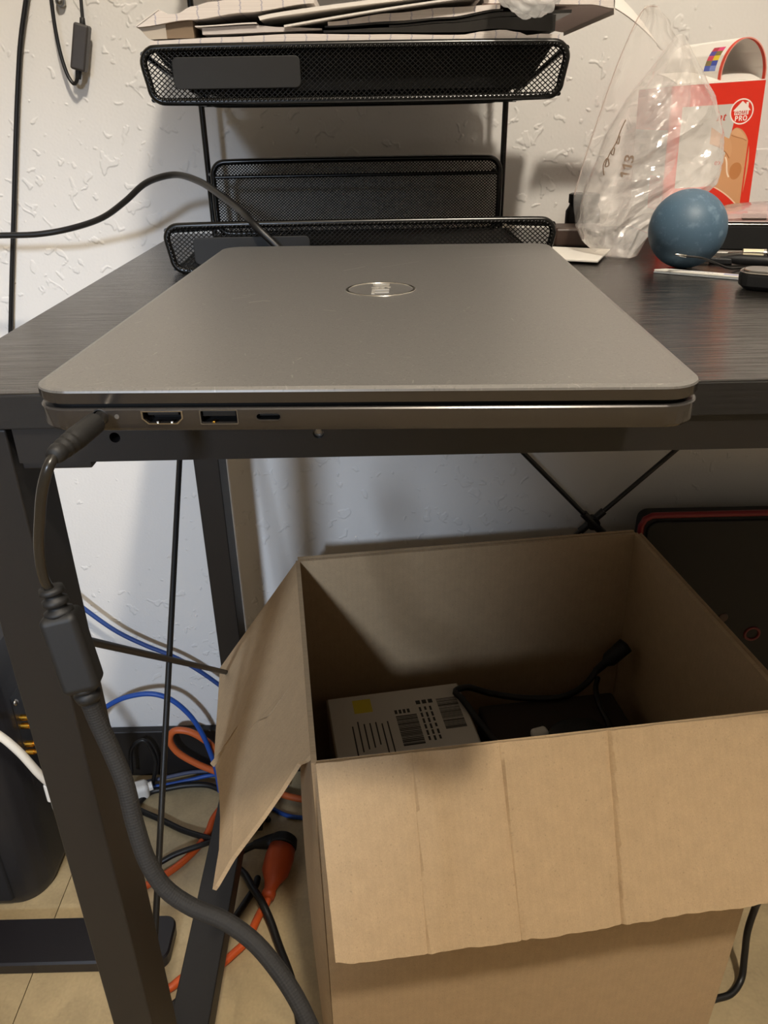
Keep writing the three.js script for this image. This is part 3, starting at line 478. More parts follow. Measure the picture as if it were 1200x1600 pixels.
// ------------------------------------------------------------------ right end of the desk
{
  // red carton with a torn-open curled lid
  const bw = 0.0768, bh = 0.119, bd = 0.09;
  const c = thing('red_carton', 'red and white printed carton with its white lid curling open by the wall', 'box', [0.2985, DY + 0.0018, -0.42]);
  c.rotation.z = 0.045;
  const face = canvasTex(640, 992, (g, w, h) => {
    g.fillStyle = '#d8301d'; g.fillRect(0, 0, w, h);
    g.fillStyle = '#c9c6c0'; g.beginPath(); g.moveTo(80, 130); g.lineTo(470, 130); g.lineTo(440, 350); g.lineTo(470, 420); g.lineTo(380, 660); g.lineTo(80, 660); g.closePath(); g.fill();
    // hand holding a white pack: fingers over the top, thumb in front
    const skin = (c, pts) => { g.fillStyle = c; g.beginPath(); g.moveTo(pts[0], pts[1]); for (let k = 2; k < pts.length; k += 6) g.bezierCurveTo(...pts.slice(k, k + 6)); g.closePath(); g.fill(); };
    skin('#cf9a6e', [440, 330, 440, 300, 470, 275, 490, 285, 530, 295, 575, 345, 588, 430, 606, 540, 590, 660, 570, 822, 500, 745, 430, 690, 372, 668, 385, 600, 400, 560, 410, 500, 420, 440, 430, 380, 440, 330]);
    skin('#d9a87e', [446, 318, 450, 290, 480, 280, 505, 300, 540, 330, 555, 350, 560, 370, 520, 350, 480, 340, 446, 318]);
    g.strokeStyle = '#a86f45'; g.lineWidth = 5; g.beginPath(); g.moveTo(448, 330); g.bezierCurveTo(490, 350, 530, 350, 560, 372); g.stroke();
    skin('#d3a075', [300, 270, 350, 300, 400, 340, 440, 352, 470, 400, 470, 450, 455, 480, 430, 440, 390, 410, 350, 395, 320, 385, 310, 380, 300, 378, 300, 340, 300, 300, 300, 270]);
    g.strokeStyle = '#9c6238'; g.lineWidth = 5; g.beginPath(); g.moveTo(320, 384); g.bezierCurveTo(390, 405, 430, 440, 452, 480); g.stroke();
    skin('#d2cec7', [300, 400, 330, 400, 345, 404, 352, 408, 400, 430, 415, 470, 410, 520, 400, 570, 392, 610, 385, 655, 350, 655, 320, 655, 300, 655, 300, 570, 300, 480, 300, 400]);
    skin('#be7f4d', [470, 540, 490, 500, 540, 500, 552, 550, 556, 600, 520, 640, 488, 620, 468, 605, 460, 570, 470, 540]);
    g.strokeStyle = '#f3dcc4'; g.lineWidth = 11; g.beginPath(); g.moveTo(424, 470); g.bezierCurveTo(452, 520, 432, 560, 466, 606); g.stroke();
    g.fillStyle = '#d8301d'; g.beginPath(); g.moveTo(340, 655); g.bezierCurveTo(420, 690, 500, 745, 570, 825); g.lineTo(570, 992); g.lineTo(80, 992); g.lineTo(80, 900); g.closePath(); g.fill();
    g.strokeStyle = '#efd0b4'; g.lineWidth = 9; g.beginPath(); g.moveTo(340, 655); g.bezierCurveTo(420, 690, 500, 745, 570, 825); g.stroke();
    g.fillStyle = '#d8301d'; g.fillRect(572, 300, 10, 540);
    // lettering that shows
    g.fillStyle = '#c43a24'; g.font = 'italic bold 62px serif'; g.textAlign = 'right'; g.fillText('nt', 392, 232); g.font = 'bold 46px sans-serif'; g.fillText('ex', 400, 520);
    // round house emblem
    g.strokeStyle = '#f3e9e2'; g.lineWidth = 9; g.beginPath(); g.arc(500, 182, 78, 0, 7); g.fillStyle = '#d8301d'; g.fill(); g.stroke();
    g.save(); g.translate(0, -23); g.fillStyle = '#f3e9e2'; g.beginPath(); g.moveTo(438, 200); g.lineTo(498, 138); g.lineTo(525, 160); g.lineTo(525, 146); g.lineTo(543, 146); g.lineTo(543, 178); g.lineTo(562, 200); g.lineTo(548, 200); g.lineTo(548, 226); g.lineTo(450, 226); g.lineTo(450, 200); g.closePath(); g.fill();
    g.fillStyle = '#b8281a'; g.font = 'bold 30px sans-serif'; g.textAlign = 'center'; g.fillText('HOME', 499, 222);
    g.fillStyle = '#f6efe9'; g.font = 'bold 46px sans-serif'; g.fillText('PRO', 500, 264); g.restore();
  });
  const faceMat = std(0xffffff, 0.38, 0, { map: face }); const red = std(0xd2301f, 0.42);
  const side = std(0xffffff, 0.45, 0, { map: canvasTex(256, 256, (g, w, h) => { g.fillStyle = '#b7aaa6'; g.fillRect(0, 0, w, h); g.fillStyle = '#d8301d'; g.fillRect(0, 0, w, 70); g.fillRect(150, 150, 106, 60); }) });
  const fp = new THREE.PlaneGeometry(bw, bh);
  part('body', mv(box(bw, bh, bd), 0, bh / 2, -bd / 2), red, c);
  part('front_print', mv(new THREE.BoxGeometry(bw - 0.0004, bh - 0.001, 0.0004), 0, bh / 2, 0.0002), [red, red, red, red, faceMat, red], c);
  part('side_print', mv(new THREE.BoxGeometry(0.0004, bh - 0.001, bd - 0.001), -bw / 2 - 0.0002, bh / 2, -bd / 2), [red, side, red, red, red, red], c);
  part('top_panel', mv(rbox(bw - 0.001, 0.0008, bd, 0.0003), 0, bh + 0.0004, -bd / 2), M.white, c);
  part('inner_flap', sheet((u, v) => [-0.034 + 0.068 * u, bh + 0.0012 + 0.010 * Math.sin(v * 1.3), -0.002 - 0.055 * v], 6, 8, 0.0008), M.white, c);
  // lid flap curling from the right edge up and over
  const arc = (u, v) => { const a = -0.25 + u * 3.5; return [0.0208 + 0.0185 * Math.cos(a) - 0.020 * v, bh + 0.0040 + 0.0275 * Math.sin(a) * (1 - 0.10 * v) + 0.004 * v, -0.004 - 0.082 * v]; };
  const lidT = canvasTex(1024, 512, (g, w, h) => { g.fillStyle = '#ebe6df'; g.fillRect(0, 0, w, h); g.fillStyle = '#d8432c'; g.fillRect(0, h - 22, w, 22);
    [['#b0203a', '#e0457a'], ['#4a3f95', '#7a6a30'], ['#d64a62', '#f0d530'], ['#8a7a50', '#3f50b0'], ['#5060b8', '#7d8fd0']].forEach((p, i) => p.forEach((q, j) => { g.fillStyle = q; g.fillRect(720 + i * 44, h - 150 + j * 48, 44, 48); })); });
  const lid = part('curled_lid', sheet(arc, 40, 8, 0.0009), std(0xffffff, 0.6, 0, { map: lidT }), c);
  { const u = lid.geometry.attributes.uv; for (let i = 0; i < u.count; i++) u.setXY(i, u.getX(i), u.getY(i)); }

  // clear plastic bag: a crumpled, nearly empty upright bag
  const bagMat = new THREE.MeshPhysicalMaterial({ color: 0xfffefd, roughness: 0.08, transmission: 0.88, thickness: 0, ior: 1.5, side: THREE.DoubleSide });
  const bag = thing('plastic_bag', 'clear crumpled plastic bag standing between the rack and the red carton', 'plastic bag');
  const keys = [ // y, left, right, z centre, half depth
    [0.7358, 0.1835, 0.1985, -0.306, 0.010], [0.738, 0.1770, 0.2070, -0.314, 0.022], [0.745, 0.1690, 0.2140, -0.322, 0.028], [0.756, 0.1640, 0.2220, -0.330, 0.030], [0.762, 0.1665, 0.2340, -0.333, 0.030], [0.772, 0.1672, 0.2520, -0.338, 0.030], [0.785, 0.1705, 0.2700, -0.343, 0.030], [0.800, 0.1760, 0.2740, -0.347, 0.028], [0.820, 0.1835, 0.2735, -0.350, 0.025], [0.845, 0.1990, 0.2640, -0.352, 0.019], [0.870, 0.2180, 0.2460, -0.353, 0.011], [0.8855, 0.2300, 0.2350, -0.354, 0.003]];
  const kv = (y, k) => { let i = 1; while (i < keys.length - 1 && keys[i][0] < y) i++; const a = keys[i - 1], b = keys[i], t = Math.min(1, Math.max(0, (y - a[0]) / (b[0] - a[0]))); return a[k] + (b[k] - a[k]) * t; };
  const ridge = (x, y, s) => 1 - Math.abs(noise(x, y, s)) * 2;
  const rb = rng(77), facet = (nu, nv) => { const T = []; for (let j = 0; j <= nv; j++) { const row = []; for (let i = 0; i < nu; i++) row.push(rb() * 2 - 1); row.push(row[0]); T.push(row); } return (u, v) => { const x = Math.min(nu - 1e-6, u * nu), y = Math.min(nv - 1e-6, v * nv), i = Math.floor(x), j = Math.floor(y), a = x - i, b = y - j; const p = T[j][i], q = T[j][i + 1], r = T[j + 1][i], s = T[j + 1][i + 1]; return (i + j) % 2 ? (a + b < 1 ? p + a * (q - p) + b * (r - p) : s + (1 - a) * (r - s) + (1 - b) * (q - s)) : (a > b ? p + a * (q - p) + b * (s - q) : p + b * (r - p) + a * (s - r)); }; };
  const f1 = facet(9, 5), f2 = facet(24, 11), f3 = facet(44, 28);
  // long sharp folds on the front of the bag: from (u, v) to (u, v), height
  const folds = [[0.30, 0.62, 0.33, 0.30, 0.0030], [0.36, 0.42, 0.10, 0.72, 0.0026], [0.20, 0.98, 0.08, 0.60, 0.0024], [0.22, 0.96, 0.40, 0.45, 0.0022], [0.30, 0.05, 0.31, 0.36, 0.0030], [0.42, 0.15, 0.36, 0.50, 0.0022], [0.16, 0.90, 0.24, 0.50, -0.0020], [0.45, 0.30, 0.18, 0.42, 0.0020], [0.38, 0.10, 0.26, 0.22, 0.0026], [0.14, 0.45, 0.05, 0.62, 0.0022]];
  const foldAt = (u, v) => { let k = 0; for (const [a, b, c, d, h] of folds) { const dx = c - a, dy = d - b, L = dx * dx + dy * dy, t = Math.min(1, Math.max(0, ((u - a) * dx + (v - b) * dy) / L)), e = Math.hypot((u - a - t * dx) * 1.6, v - b - t * dy); k += h * Math.max(0, 1 - e / 0.035) * Math.sin(Math.PI * Math.min(0.95, Math.max(0.05, t))); } return k; };
  const wall = (u, v) => {
    const y = 0.7358 + (0.8855 - 0.7358) * v, a = u * Math.PI * 2, l = kv(y, 1), r = kv(y, 2), hw = (r - l) / 2;
    const ca = Math.cos(a), sa = Math.sin(a), sk = (u + 0.35 * v + 1) % 1;
    const low = 1 - 0.45 * sm(0.3, 0.6, v);
    const cr = (f1(sk, v) * 0.0042 + f2(sk, v) * 0.0026 * low + f3(sk, v) * 0.0009 * low + foldAt(u, v)) * Math.min(1, v * 14) * (1 - 0.96 * sm(0.72, 0.97, v));
    return [(l + r) / 2 + ca * (hw + cr * 0.35), y, kv(y, 3) + sa * (kv(y, 4) + cr * 1.5)];
  };
  part('bag_body', (() => { const g = sheet(wall, 132, 126, 0.0001); return toCreasedNormals(g, 0.12); })(), bagMat, bag);
  // rear layer of the bag: a higher, flatter sheet leaning toward the wall
  const rear = (u, v) => {
    const y = 0.748 + 0.160 * v;
    const L = lerp([[0.748, 0.176], [0.775, 0.173], [0.80, 0.1790], [0.84, 0.1905], [0.88, 0.2040], [0.908, 0.2160]])(y), R = lerp([[0.748, 0.215], [0.80, 0.255], [0.84, 0.262], [0.872, 0.258], [0.895, 0.238], [0.908, 0.2270]])(y);
    return [L + (R - L) * u, y, -0.385 - 0.012 * v + 0.0035 * f1(u * 0.99, v) + 0.0012 * f2(u * 0.99, v) + 0.008 * Math.sin(u * 3.1)];
  };
  part('bag_back', sheet(rear, 70, 80, 0.00012), bagMat, bag);
  part('seal_edge', cable([[0.2270, 0.9075, -0.397], [0.2180, 0.9070, -0.397], [0.2040, 0.8800, -0.395], [0.1905, 0.8400, -0.391], [0.1790, 0.8000, -0.388], [0.173, 0.7750, -0.386]], 0.0005, 40, 6), new THREE.MeshPhysicalMaterial({ color: 0xe6d9d2, roughness: 0.3, transmission: 0.5, thickness: 0 }), bag);
  // printed marks on its left side
  const pr = std(0x8a7564, 0.7);
  const T3 = text('113', 0.0072, 0.00015); T3.rotateZ(Math.PI / 2 - 0.18); T3.translate(0.1955, 0.7990, -0.3240); part('print', T3, pr, bag);
  part('print', [cable([[0.1795, 0.7935, -0.327], [0.1785, 0.8000, -0.327], [0.1810, 0.8050, -0.327], [0.1825, 0.8000, -0.327], [0.1800, 0.7990, -0.327], [0.1830, 0.8090, -0.327], [0.1855, 0.8120, -0.327], [0.1850, 0.8070, -0.327], [0.1835, 0.8080, -0.327], [0.1865, 0.8160, -0.327], [0.1885, 0.8200, -0.327], [0.1880, 0.8140, -0.327], [0.1870, 0.8150, -0.327], [0.1890, 0.8240, -0.327], [0.1915, 0.8300, -0.327]], 0.00045, 90, 6)], pr, bag);

  // ball
  const bt = tex(512, 256, (u, v) => { const a = u * 6.2832, x = Math.cos(a) * Math.sin(v * 3.1416), z = Math.sin(a) * Math.sin(v * 3.1416), y = Math.cos(v * 3.1416); const n = fbm(x * 3, y * 3, z * 3, 4), s = noise(x * 16, y * 16, z * 16), d = sm(0.05, 0.4, n) * 0.12 + (s > 0.5 ? 0.05 : 0); return [0.300 + d, 0.400 + d * 0.95, 0.485 + d * 0.85]; }, true);
  solo('rubber_ball', new THREE.SphereGeometry(0.0263, 64, 40).translate(0.2252, DY + 0.0263, -0.2645), std(0xffffff, 0.5, 0, { map: bt }), 'dusty blue rubber ball in front of the red carton', 'ball');

  // black shallow box with metal rim behind the ball, and the blister pack on it
  const ob = thing('desk_organizer', 'low black desk organizer with a thin silver rim right of the blue ball', 'desk organizer', [0.345, DY, -0.362], -0.22);
  part('body', mv(rbox(0.16, 0.0195, 0.072, 0.002), 0, 0.00985, 0), M.deepBlack, ob);
  part('rim', [mv(rbox(0.161, 0.0010, 0.0016, 0.0004), 0, 0.0200, 0.0357), mv(rbox(0.0016, 0.0010, 0.073, 0.0004), -0.0797, 0.0200, 0)], M.chrome, ob);
  const bl = thing('blister_pack', 'clear plastic blister pack lying on the black organizer', 'packaging', [0.353, DY + 0.0206, -0.358], -0.20);
  part('backing_card', mv(rbox(0.13, 0.0010, 0.052, 0.0004), 0, 0.0006, 0), std(0xb9aaa8, 0.6), bl);
  part('clear_shell', sheet((u, v) => [-0.065 + 0.13 * u, 0.0022 + 0.0105 * Math.pow(Math.sin(Math.PI * Math.min(1, Math.max(0, u))), 0.25) * Math.pow(Math.sin(Math.PI * v), 0.35) + 0.0012 * ridge(u * 9, v * 4, 3), 0.026 - 0.052 * v], 60, 24, 0.0003), new THREE.MeshPhysicalMaterial({ color: 0xf2e4e2, roughness: 0.12, transmission: 0.75, thickness: 0, side: THREE.DoubleSide }), bl);
  part('contents', [mv(rbox(0.018, 0.0045, 0.006, 0.0006), -0.040, 0.0036, 0.016), mv(rbox(0.012, 0.0055, 0.008, 0.001), -0.018, 0.0041, 0.015), mv(rbox(0.010, 0.005, 0.008, 0.001), 0.002, 0.0038, 0.015)], M.steel, bl);

  // small things in front of the organizer
  const ru = solo('flat_pen', rbox(0.052, 0.0055, 0.0068, 0.0022, 3).rotateY(-0.28).translate(0.2690, DY + 0.0030, -0.3030), std(0x6c6862, 0.35, 0.3), 'flat grey pen barrel lying below the black organizer', 'pen');
  const pc = thing('ivory_cap_pen', 'dark pen with an ivory cap lying at the right behind the key fob', 'pen', [0.2930, DY + 0.0068, -0.2730], -0.30);
  part('cap', rod([-0.020, 0, 0], [-0.006, 0, 0], 0.0034, 16), std(0xe3d9b8, 0.35), pc); part('barrel', rod([-0.006, 0, 0], [0.05, 0, 0], 0.0030, 16), M.blackPlastic, pc); part('ring', rod([-0.0062, 0, 0], [-0.0045, 0, 0], 0.0036, 16), M.chrome, pc);
  const us = thing('memory_stick', 'tiny black and silver memory stick lying right of the blue ball', 'memory stick', [0.2560, DY, -0.2790], -0.42);
  part('connector', mv(rbox(0.0085, 0.0030, 0.0070, 0.0004), -0.0095, 0.0026, 0), M.chrome, us); part('body', mv(rbox(0.016, 0.0046, 0.0085, 0.0014), 0.0025, 0.0024, 0), M.blackPlastic, us); part('indicator', mv(rbox(0.0022, 0.0004, 0.0022, 0.0002), -0.002, 0.0048, 0.002), M.chrome, us);
  const pn = thing('silver_pen', 'slim pen with a bright silver clip lying above the key fob', 'pen', [0.2790, DY + 0.0038, -0.2660], -0.50);
  part('barrel', lathe([[0, 0], [0.0016, 0.02], [0.0036, 0.2], [0.0037, 0.98], [0, 1]], [-0.026, 0, 0], [0.045, 0, 0], 18), M.blackPlastic, pn); part('clip', sheet((u, v) => [-0.020 + 0.040 * u, 0.0042 + 0.0012 * Math.sin(u * 3), -0.0014 + 0.0028 * v], 10, 3, 0.0006), M.chrome, pn); part('tip', rod([-0.030, 0, 0], [-0.0255, 0, 0], 0.0008, 10), M.chrome, pn);
  const lead = thing('thin_lead', 'thin black lead with a pale metal tip crossing in front of the blue ball', 'lead');
  part('wire', cable([[0.2145, 0.7480, -0.2330], [0.2250, 0.7468, -0.2320], [0.2370, 0.7425, -0.2330], [0.2480, 0.7385, -0.2400], [0.2640, 0.7363, -0.2520], [0.30, 0.7363, -0.250], [0.34, 0.7363, -0.245]], 0.0008, 60), M.blackCable, lead);
  part('tip', lathe([[0, 0], [0.0004, 0.02], [0.0009, 0.4], [0.0011, 1], [0, 1]], [0.2075, 0.7492, -0.2335], [0.2150, 0.7479, -0.2330], 12), M.chrome, lead);
  const st = thing('plastic_strip', 'narrow white printed strip lying flat left of the key fob', 'strip', [0.2262, DY, -0.2330], -0.62);
  const stt = canvasTex(256, 32, (g, w, h) => { g.fillStyle = '#e9e6e4'; g.fillRect(0, 0, w, h); const r = rng(3); g.fillStyle = 'rgba(90,85,110,0.6)'; for (let i = 0; i < 60; i++) g.fillRect(30 + r() * 150, 12 + r() * 8, 2, 3); g.fillStyle = '#5360a8'; g.fillRect(205, 14, 51, 18); });
  part('strip', mv(extrude([[-0.024, 0.0034], [0.026, 0.0034], [0.026, -0.0034], [-0.030, -0.0034]], 0.0011, 0.0002).rotateX(-Math.PI / 2), 0, 0.0012, 0), M.white, st);
  part('print', mv(new THREE.BoxGeometry(0.046, 0.0002, 0.0052), 0.002, 0.0024, 0), [M.white, M.white, std(0xffffff, 0.4, 0, { map: stt }), M.white, M.white, M.white], st);
  part('base_film', mv(rbox(0.060, 0.0009, 0.0092, 0.0003), 0, 0.0005, 0.0006), std(0x8f9499, 0.3), st);
  const fob = thing('key_fob', 'rounded black key fob with a glossy grey top at the right edge', 'key fob', [0.2575, DY, -0.1790], -0.55);
  part('case', mv(rings([[0.0004, 0.046, 0.020, 0.0085], [0.003, 0.052, 0.0255, 0.010], [0.0085, 0.053, 0.0265, 0.0105], [0.0105, 0.0515, 0.0250, 0.010]], 10), 0, 0, 0), M.blackPlastic, fob);
  part('glossy_top', mv(rings([[0.0104, 0.049, 0.0225, 0.009], [0.0116, 0.0485, 0.022, 0.009], [0.0119, 0.047, 0.0205, 0.0085]], 10), 0, 0, 0), std(0x5b5854, 0.12, 0.2), fob);
  part('chrome_band', new THREE.TubeGeometry(new THREE.CatmullRomCurve3(rrect(0.0515, 0.025, 0.010, 6).map(([x, z]) => V(x, 0.0104, z)), true), 120, 0.0005, 6, true), M.chrome, fob);
  // white card and the dark things behind the bag
  solo('white_card', rbox(0.056, 0.0016, 0.060, 0.0005).rotateY(-0.42).translate(0.1560, DY + 0.0024, -0.3210), M.white, 'small white card poking out from under the laptop corner beside the plastic bag', 'card');
  solo('dark_jar', lathe([[0, 0], [0.0125, 0.01], [0.0150, 0.12], [0.0150, 0.62], [0.0128, 0.72], [0.0120, 0.78], [0.0132, 0.80], [0.0132, 0.98], [0.0115, 1], [0, 1]], [0.1900, DY, -0.420], [0.1900, DY + 0.038, -0.420], 28), std(0x0c0a0a, 0.4), 'small dark jar standing behind the left edge of the clear plastic bag', 'jar');
  solo('brown_case', rbox(0.042, 0.0155, 0.034, 0.003, 3).rotateY(-0.15).translate(0.1790, DY + 0.0078, -0.3860), std(0x3a2a22, 0.45), 'low dark brown case lying between the rack and the plastic bag', 'case');
}

// ------------------------------------------------------------------ cardboard box under the desk and what is in it
{
  const A = 0.1215, FL = V(-0.0458, 0.42, -0.1117), U = V(Math.cos(A), 0, -Math.sin(A)), VV = V(-Math.sin(A), 0, -Math.cos(A)), W = 0.3727, D = 0.2924, H = 0.42, T = 0.0042;
  const at = (s, y, t, o = 0) => { const p = FL.clone().addScaledVector(U, s).addScaledVector(VV, t); return [p.x, y, p.z]; };
  const b = thing('cardboard_box', 'large open cardboard box with flaps folded out standing under the desk', 'cardboard box');
  const su = W, sv = H;
  const bulgeF = (u, v) => 0.004 * Math.sin(Math.PI * u) * Math.sin(Math.PI * v);
  part('front_panel', sheet((u, v) => at(u * W, 0.003 + v * (H - 0.003), -bulgeF(u, v)), 30, 24, T, W, H), M.card, b);
  part('back_panel', sheet((u, v) => at(u * W, 0.003 + v * (H - 0.003), D + 0.3 * bulgeF(u, v)), 20, 12, T, W, H), M.card, b);
  part('left_panel', sheet((u, v) => at(-0.0145 * Math.sin(Math.PI * Math.min(1, u * 1.02)) ** 0.5 * (0.4 + 0.6 * Math.sin(Math.PI * (0.25 + 0.6 * (1 - v)))) * (1 - v * v * v), 0.003 + v * (H - 0.003), u * D), 24, 16, T, D, H), M.card, b);
  part('right_panel', sheet((u, v) => at(W + 0.003 * Math.sin(Math.PI * v), 0.003 + v * (H - 0.003), u * D), 20, 12, T, D, H), M.card, b);
  part('bottom_panel', sheet((u, v) => at(u * W, 0.0024, v * D), 8, 8, T, W, D), M.card, b);
  // front flap, folded out and down, with vertical creases and a worn lower edge
  const th = 61.4 * Math.PI / 180;
  const creases = [[0.0712, -0.0022, 0.0014, 0.00], [0.0735, 0.0010, 0.0018, 0.00], [0.1366, -0.0024, 0.0015, 0.0045], [0.1392, 0.0012, 0.0020, 0.0045], [0.2204, -0.0026, 0.0020, -0.002], [0.2240, 0.0020, 0.0026, -0.002], [0.2584, -0.0012, 0.0028, -0.008], [0.3101, 0.0010, 0.004, 0.0], [0.018, 0.0012, 0.0028, 0.0], [0.100, 0.0008, 0.012, 0.02], [0.176, 0.0010, 0.010, -0.015]];
  const flapN = V(0, Math.cos(th), 0).addScaledVector(VV, -Math.sin(th));
  const down = V(0, -Math.sin(th), 0).addScaledVector(VV, -Math.cos(th));
  part('front_flap', sheet((u, v) => {
    const s = 0.0012 + 0.0034 * v + u * (W - 0.003), t = v * (0.1432 + 0.0016 * noise(u * 9, 3, 1) + 0.0008 * noise(u * 40, 1, 1) - 0.0022 * sm(0.035, 0.0, u) + 0.001 * Math.sin(u * 5));
    let k = 0; for (const [c, a, w, dr] of creases) { const x = s - c - dr * v; k += 0.78 * a * Math.exp(-(x * x) / (w * w)); k += 0.78 * a * 0.8 * sm(-0.012, 0, x) * sm(0.03, 0, x); }
    k += 0.0006 * noise(u * 6, v * 3, 4) + 0.0004 * noise(u * 20, v * 14, 7) + 0.0008 * sm(0.5, 1, v) * noise(u * 30, v * 3, 2) - 0.0009 * Math.exp(-Math.pow((v - 0.585 - u * 0.15) / 0.012, 2)) * sm(0.13, 0.1, u) * sm(0.0, 0.03, u);
    const p = FL.clone().addScaledVector(U, s).addScaledVector(down, t).addScaledVector(flapN, k + 0.0020); return [p.x, p.y + 0.0005, p.z];
  }, 300, 70, T * 0.8, W, 0.145), M.card, b);
  // left flap: hangs down and outward, torn at the edge
  const t2 = 54.7 * Math.PI / 180, ld = V(0, -Math.sin(t2), 0).addScaledVector(U, -Math.cos(t2)), ln = V(0, Math.cos(t2), 0).addScaledVector(U, -Math.sin(t2));
  const outline = [[0.290, 0.001], [0.296, 0.162], [0.245, 0.1610], [0.190, 0.1602], [0.1510, 0.1590], [0.1490, 0.1480], [0.1462, 0.1080], [0.1430, 0.1015], [0.1392, 0.1060], [0.1380, 0.1250], [0.1330, 0.1500], [0.1240, 0.1470], [0.0900, 0.1405], [0.0608, 0.1355], [0.0276, 0.1340], [0.0150, 0.1375], [-0.0030, 0.1420], [-0.0035, 0.1370], [0.0005, 0.1100], [0.0015, 0.0630], [0.0060, 0.0400], [0.0137, 0.0168], [0.0090, 0.0080], [0.0087, 0.001]];
  const lg = extrude(outline.slice().reverse(), 0.0034, 0, [[[0.1190, 0.0885], [0.1128, 0.0700], [0.1027, 0.0560], [0.1020, 0.0480], [0.1075, 0.0165], [0.1083, 0.0166], [0.1038, 0.0480], [0.1046, 0.0557], [0.1142, 0.0698]]]);
  { const p = lg.attributes.position; const u = lg.attributes.uv; for (let i = 0; i < p.count; i++) { const s = p.getX(i), t = p.getY(i), z = p.getZ(i) - 0.0017; u.setXY(i, s, t); const cur = 0.004 * Math.sin(Math.PI * Math.min(1, Math.max(0, t / 0.16))) + (t > 0.10 && s > 0.12 && s < 0.146 ? 0.002 : 0); const q = FL.clone().addScaledVector(VV, s).addScaledVector(ld, t).addScaledVector(ln, z + cur); p.setXYZ(i, q.x, q.y, q.z); } lg.computeVertexNormals(); }
  part('left_flap', lg, M.card, b);
  part('torn_liner', sheet((u, v) => { const s = 0.1365 + 0.006 * u, t = 0.107 + 0.047 * v; const q = FL.clone().addScaledVector(VV, s).addScaledVector(ld, t).addScaledVector(ln, 0.0035 + 0.004 * Math.sin(Math.PI * u) * v); return [q.x, q.y, q.z]; }, 8, 10, 0.0006, 0.011, 0.05), M.card, b);
  // back and right flaps hang outside
  part('back_flap', sheet((u, v) => at(u * W, H - v * 0.14, D + 0.006 + 0.016 * v), 10, 8, T * 0.8, W, 0.14), M.card, b);
  part('right_flap', sheet((u, v) => { const p = at(W + 0.005 + 0.05 * v, H - 0.001 - v * 0.12, u * D); return p; }, 10, 8, T * 0.8, D, 0.14), M.card, b);

  // shipped parcel standing in the box, white label uppermost
  const labelT = canvasTex(512, 512, (g, w, h) => {
    g.fillStyle = '#cfc9c0'; g.fillRect(0, 0, w, h); g.fillStyle = '#d9c53a'; g.fillRect(90, 30, 70, 90);
    g.fillStyle = '#2a2724'; const r = rng(9);
    g.fillRect(240, 170, 80, 190); g.fillStyle = '#b9b3aa'; for (let i = 0; i < 18; i++) g.fillRect(240, 176 + i * 10 + r() * 4, 80, 2 + r() * 3); g.fillStyle = '#2a2724';
    for (let i = 0; i < 26; i++) { const bw = 2 + r() * 5; g.fillRect(410, 90 + i * 8, 80, bw); }
    for (let j = 0; j < 3; j++) g.fillRect(330 + j * 24, 84, 17, 26);
    for (let j = 0; j < 6; j++) for (let k = 0; k < 3; k++) g.fillRect(335 + k * 20, 130 + j * 38, 8, 22 + r() * 10);
    for (let j = 0; j < 7; j++) g.fillRect(70 + j * 22, 170 + r() * 40, 5, 120 + r() * 120);
    for (let k = 0; k < 4; k++) g.fillRect(240 + k * 16, 130, 10, 26);
  });
  const labelTex = std(0xffffff, 0.7, 0, { map: labelT });
  const pw = 0.148, pd = 0.125, ph = 0.262;
  const pk = thing('parcel', 'white labelled parcel with a yellow sticker standing inside the cardboard box', 'parcel', [0.026, 0.006, -0.312], 0.16);
  part('carton', mv(rbox(pw, ph, pd, 0.002), 0, ph / 2, 0), std(0xa39a8e, 0.7), pk);
  part('label', mv(new THREE.BoxGeometry(pw - 0.004, 0.0004, pd - 0.004), 0, ph + 0.0002, 0), [M.white, M.white, labelTex, M.white, M.white, M.white], pk);
  // dark packaging and cords lying beside it
  const dk = solo('dark_package', mv(rbox(0.155, 0.2460, 0.15, 0.004, 2), 0, 0.1230, 0).rotateY(0.12).translate(0.196, 0.006, -0.300), std(0x2b1d14, 0.8), 'dark brown package filling the right half of the cardboard box', 'package');
  const ac = thing('adapter_cord', 'black cord with a moulded plug lying inside the cardboard box', 'cord');
  part('cord', cable([[0.150, 0.2565, -0.255], [0.1180, 0.262, -0.300], [0.0900, 0.2745, -0.3500], [0.0840, 0.2760, -0.3600], [0.0960, 0.2765, -0.3660], [0.1250, 0.2640, -0.3700], [0.1620, 0.2565, -0.3700], [0.2072, 0.2560, -0.3720], [0.2350, 0.2600, -0.3880], [0.2511, 0.2730, -0.4000]], 0.0036, 120), M.blackCable, ac);
  part('plug', lathe([[0, 0], [0.0042, 0], [0.0048, 0.3], [0.0085, 0.42], [0.0092, 0.95], [0, 1]], [0.2480, 0.2690, -0.3985], [0.2797, 0.3048, -0.4000], 20), M.blackRubber, ac);
  const c2 = solo('short_cord', cable([[0.2490, 0.2630, -0.3925], [0.2440, 0.260, -0.380], [0.2420, 0.2575, -0.352], [0.2440, 0.2555, -0.325], [0.2300, 0.2555, -0.290]], 0.0030, 50), M.blackCable, 'short black cord dropping from the moulded plug inside the box', 'cord');
  solo('black_pouch', new THREE.SphereGeometry(1, 32, 20).scale(0.030, 0.010, 0.018).rotateY(0.2).translate(0.2050, 0.2625, -0.3080), M.blackPlastic, 'small black pouch near the front rim inside the cardboard box', 'pouch');
  solo('white_plug', rbox(0.018, 0.010, 0.012, 0.004, 3).rotateY(0.3).translate(0.1680, 0.2575, -0.3130), M.white, 'small white plug among the cords inside the cardboard box', 'plug');
}

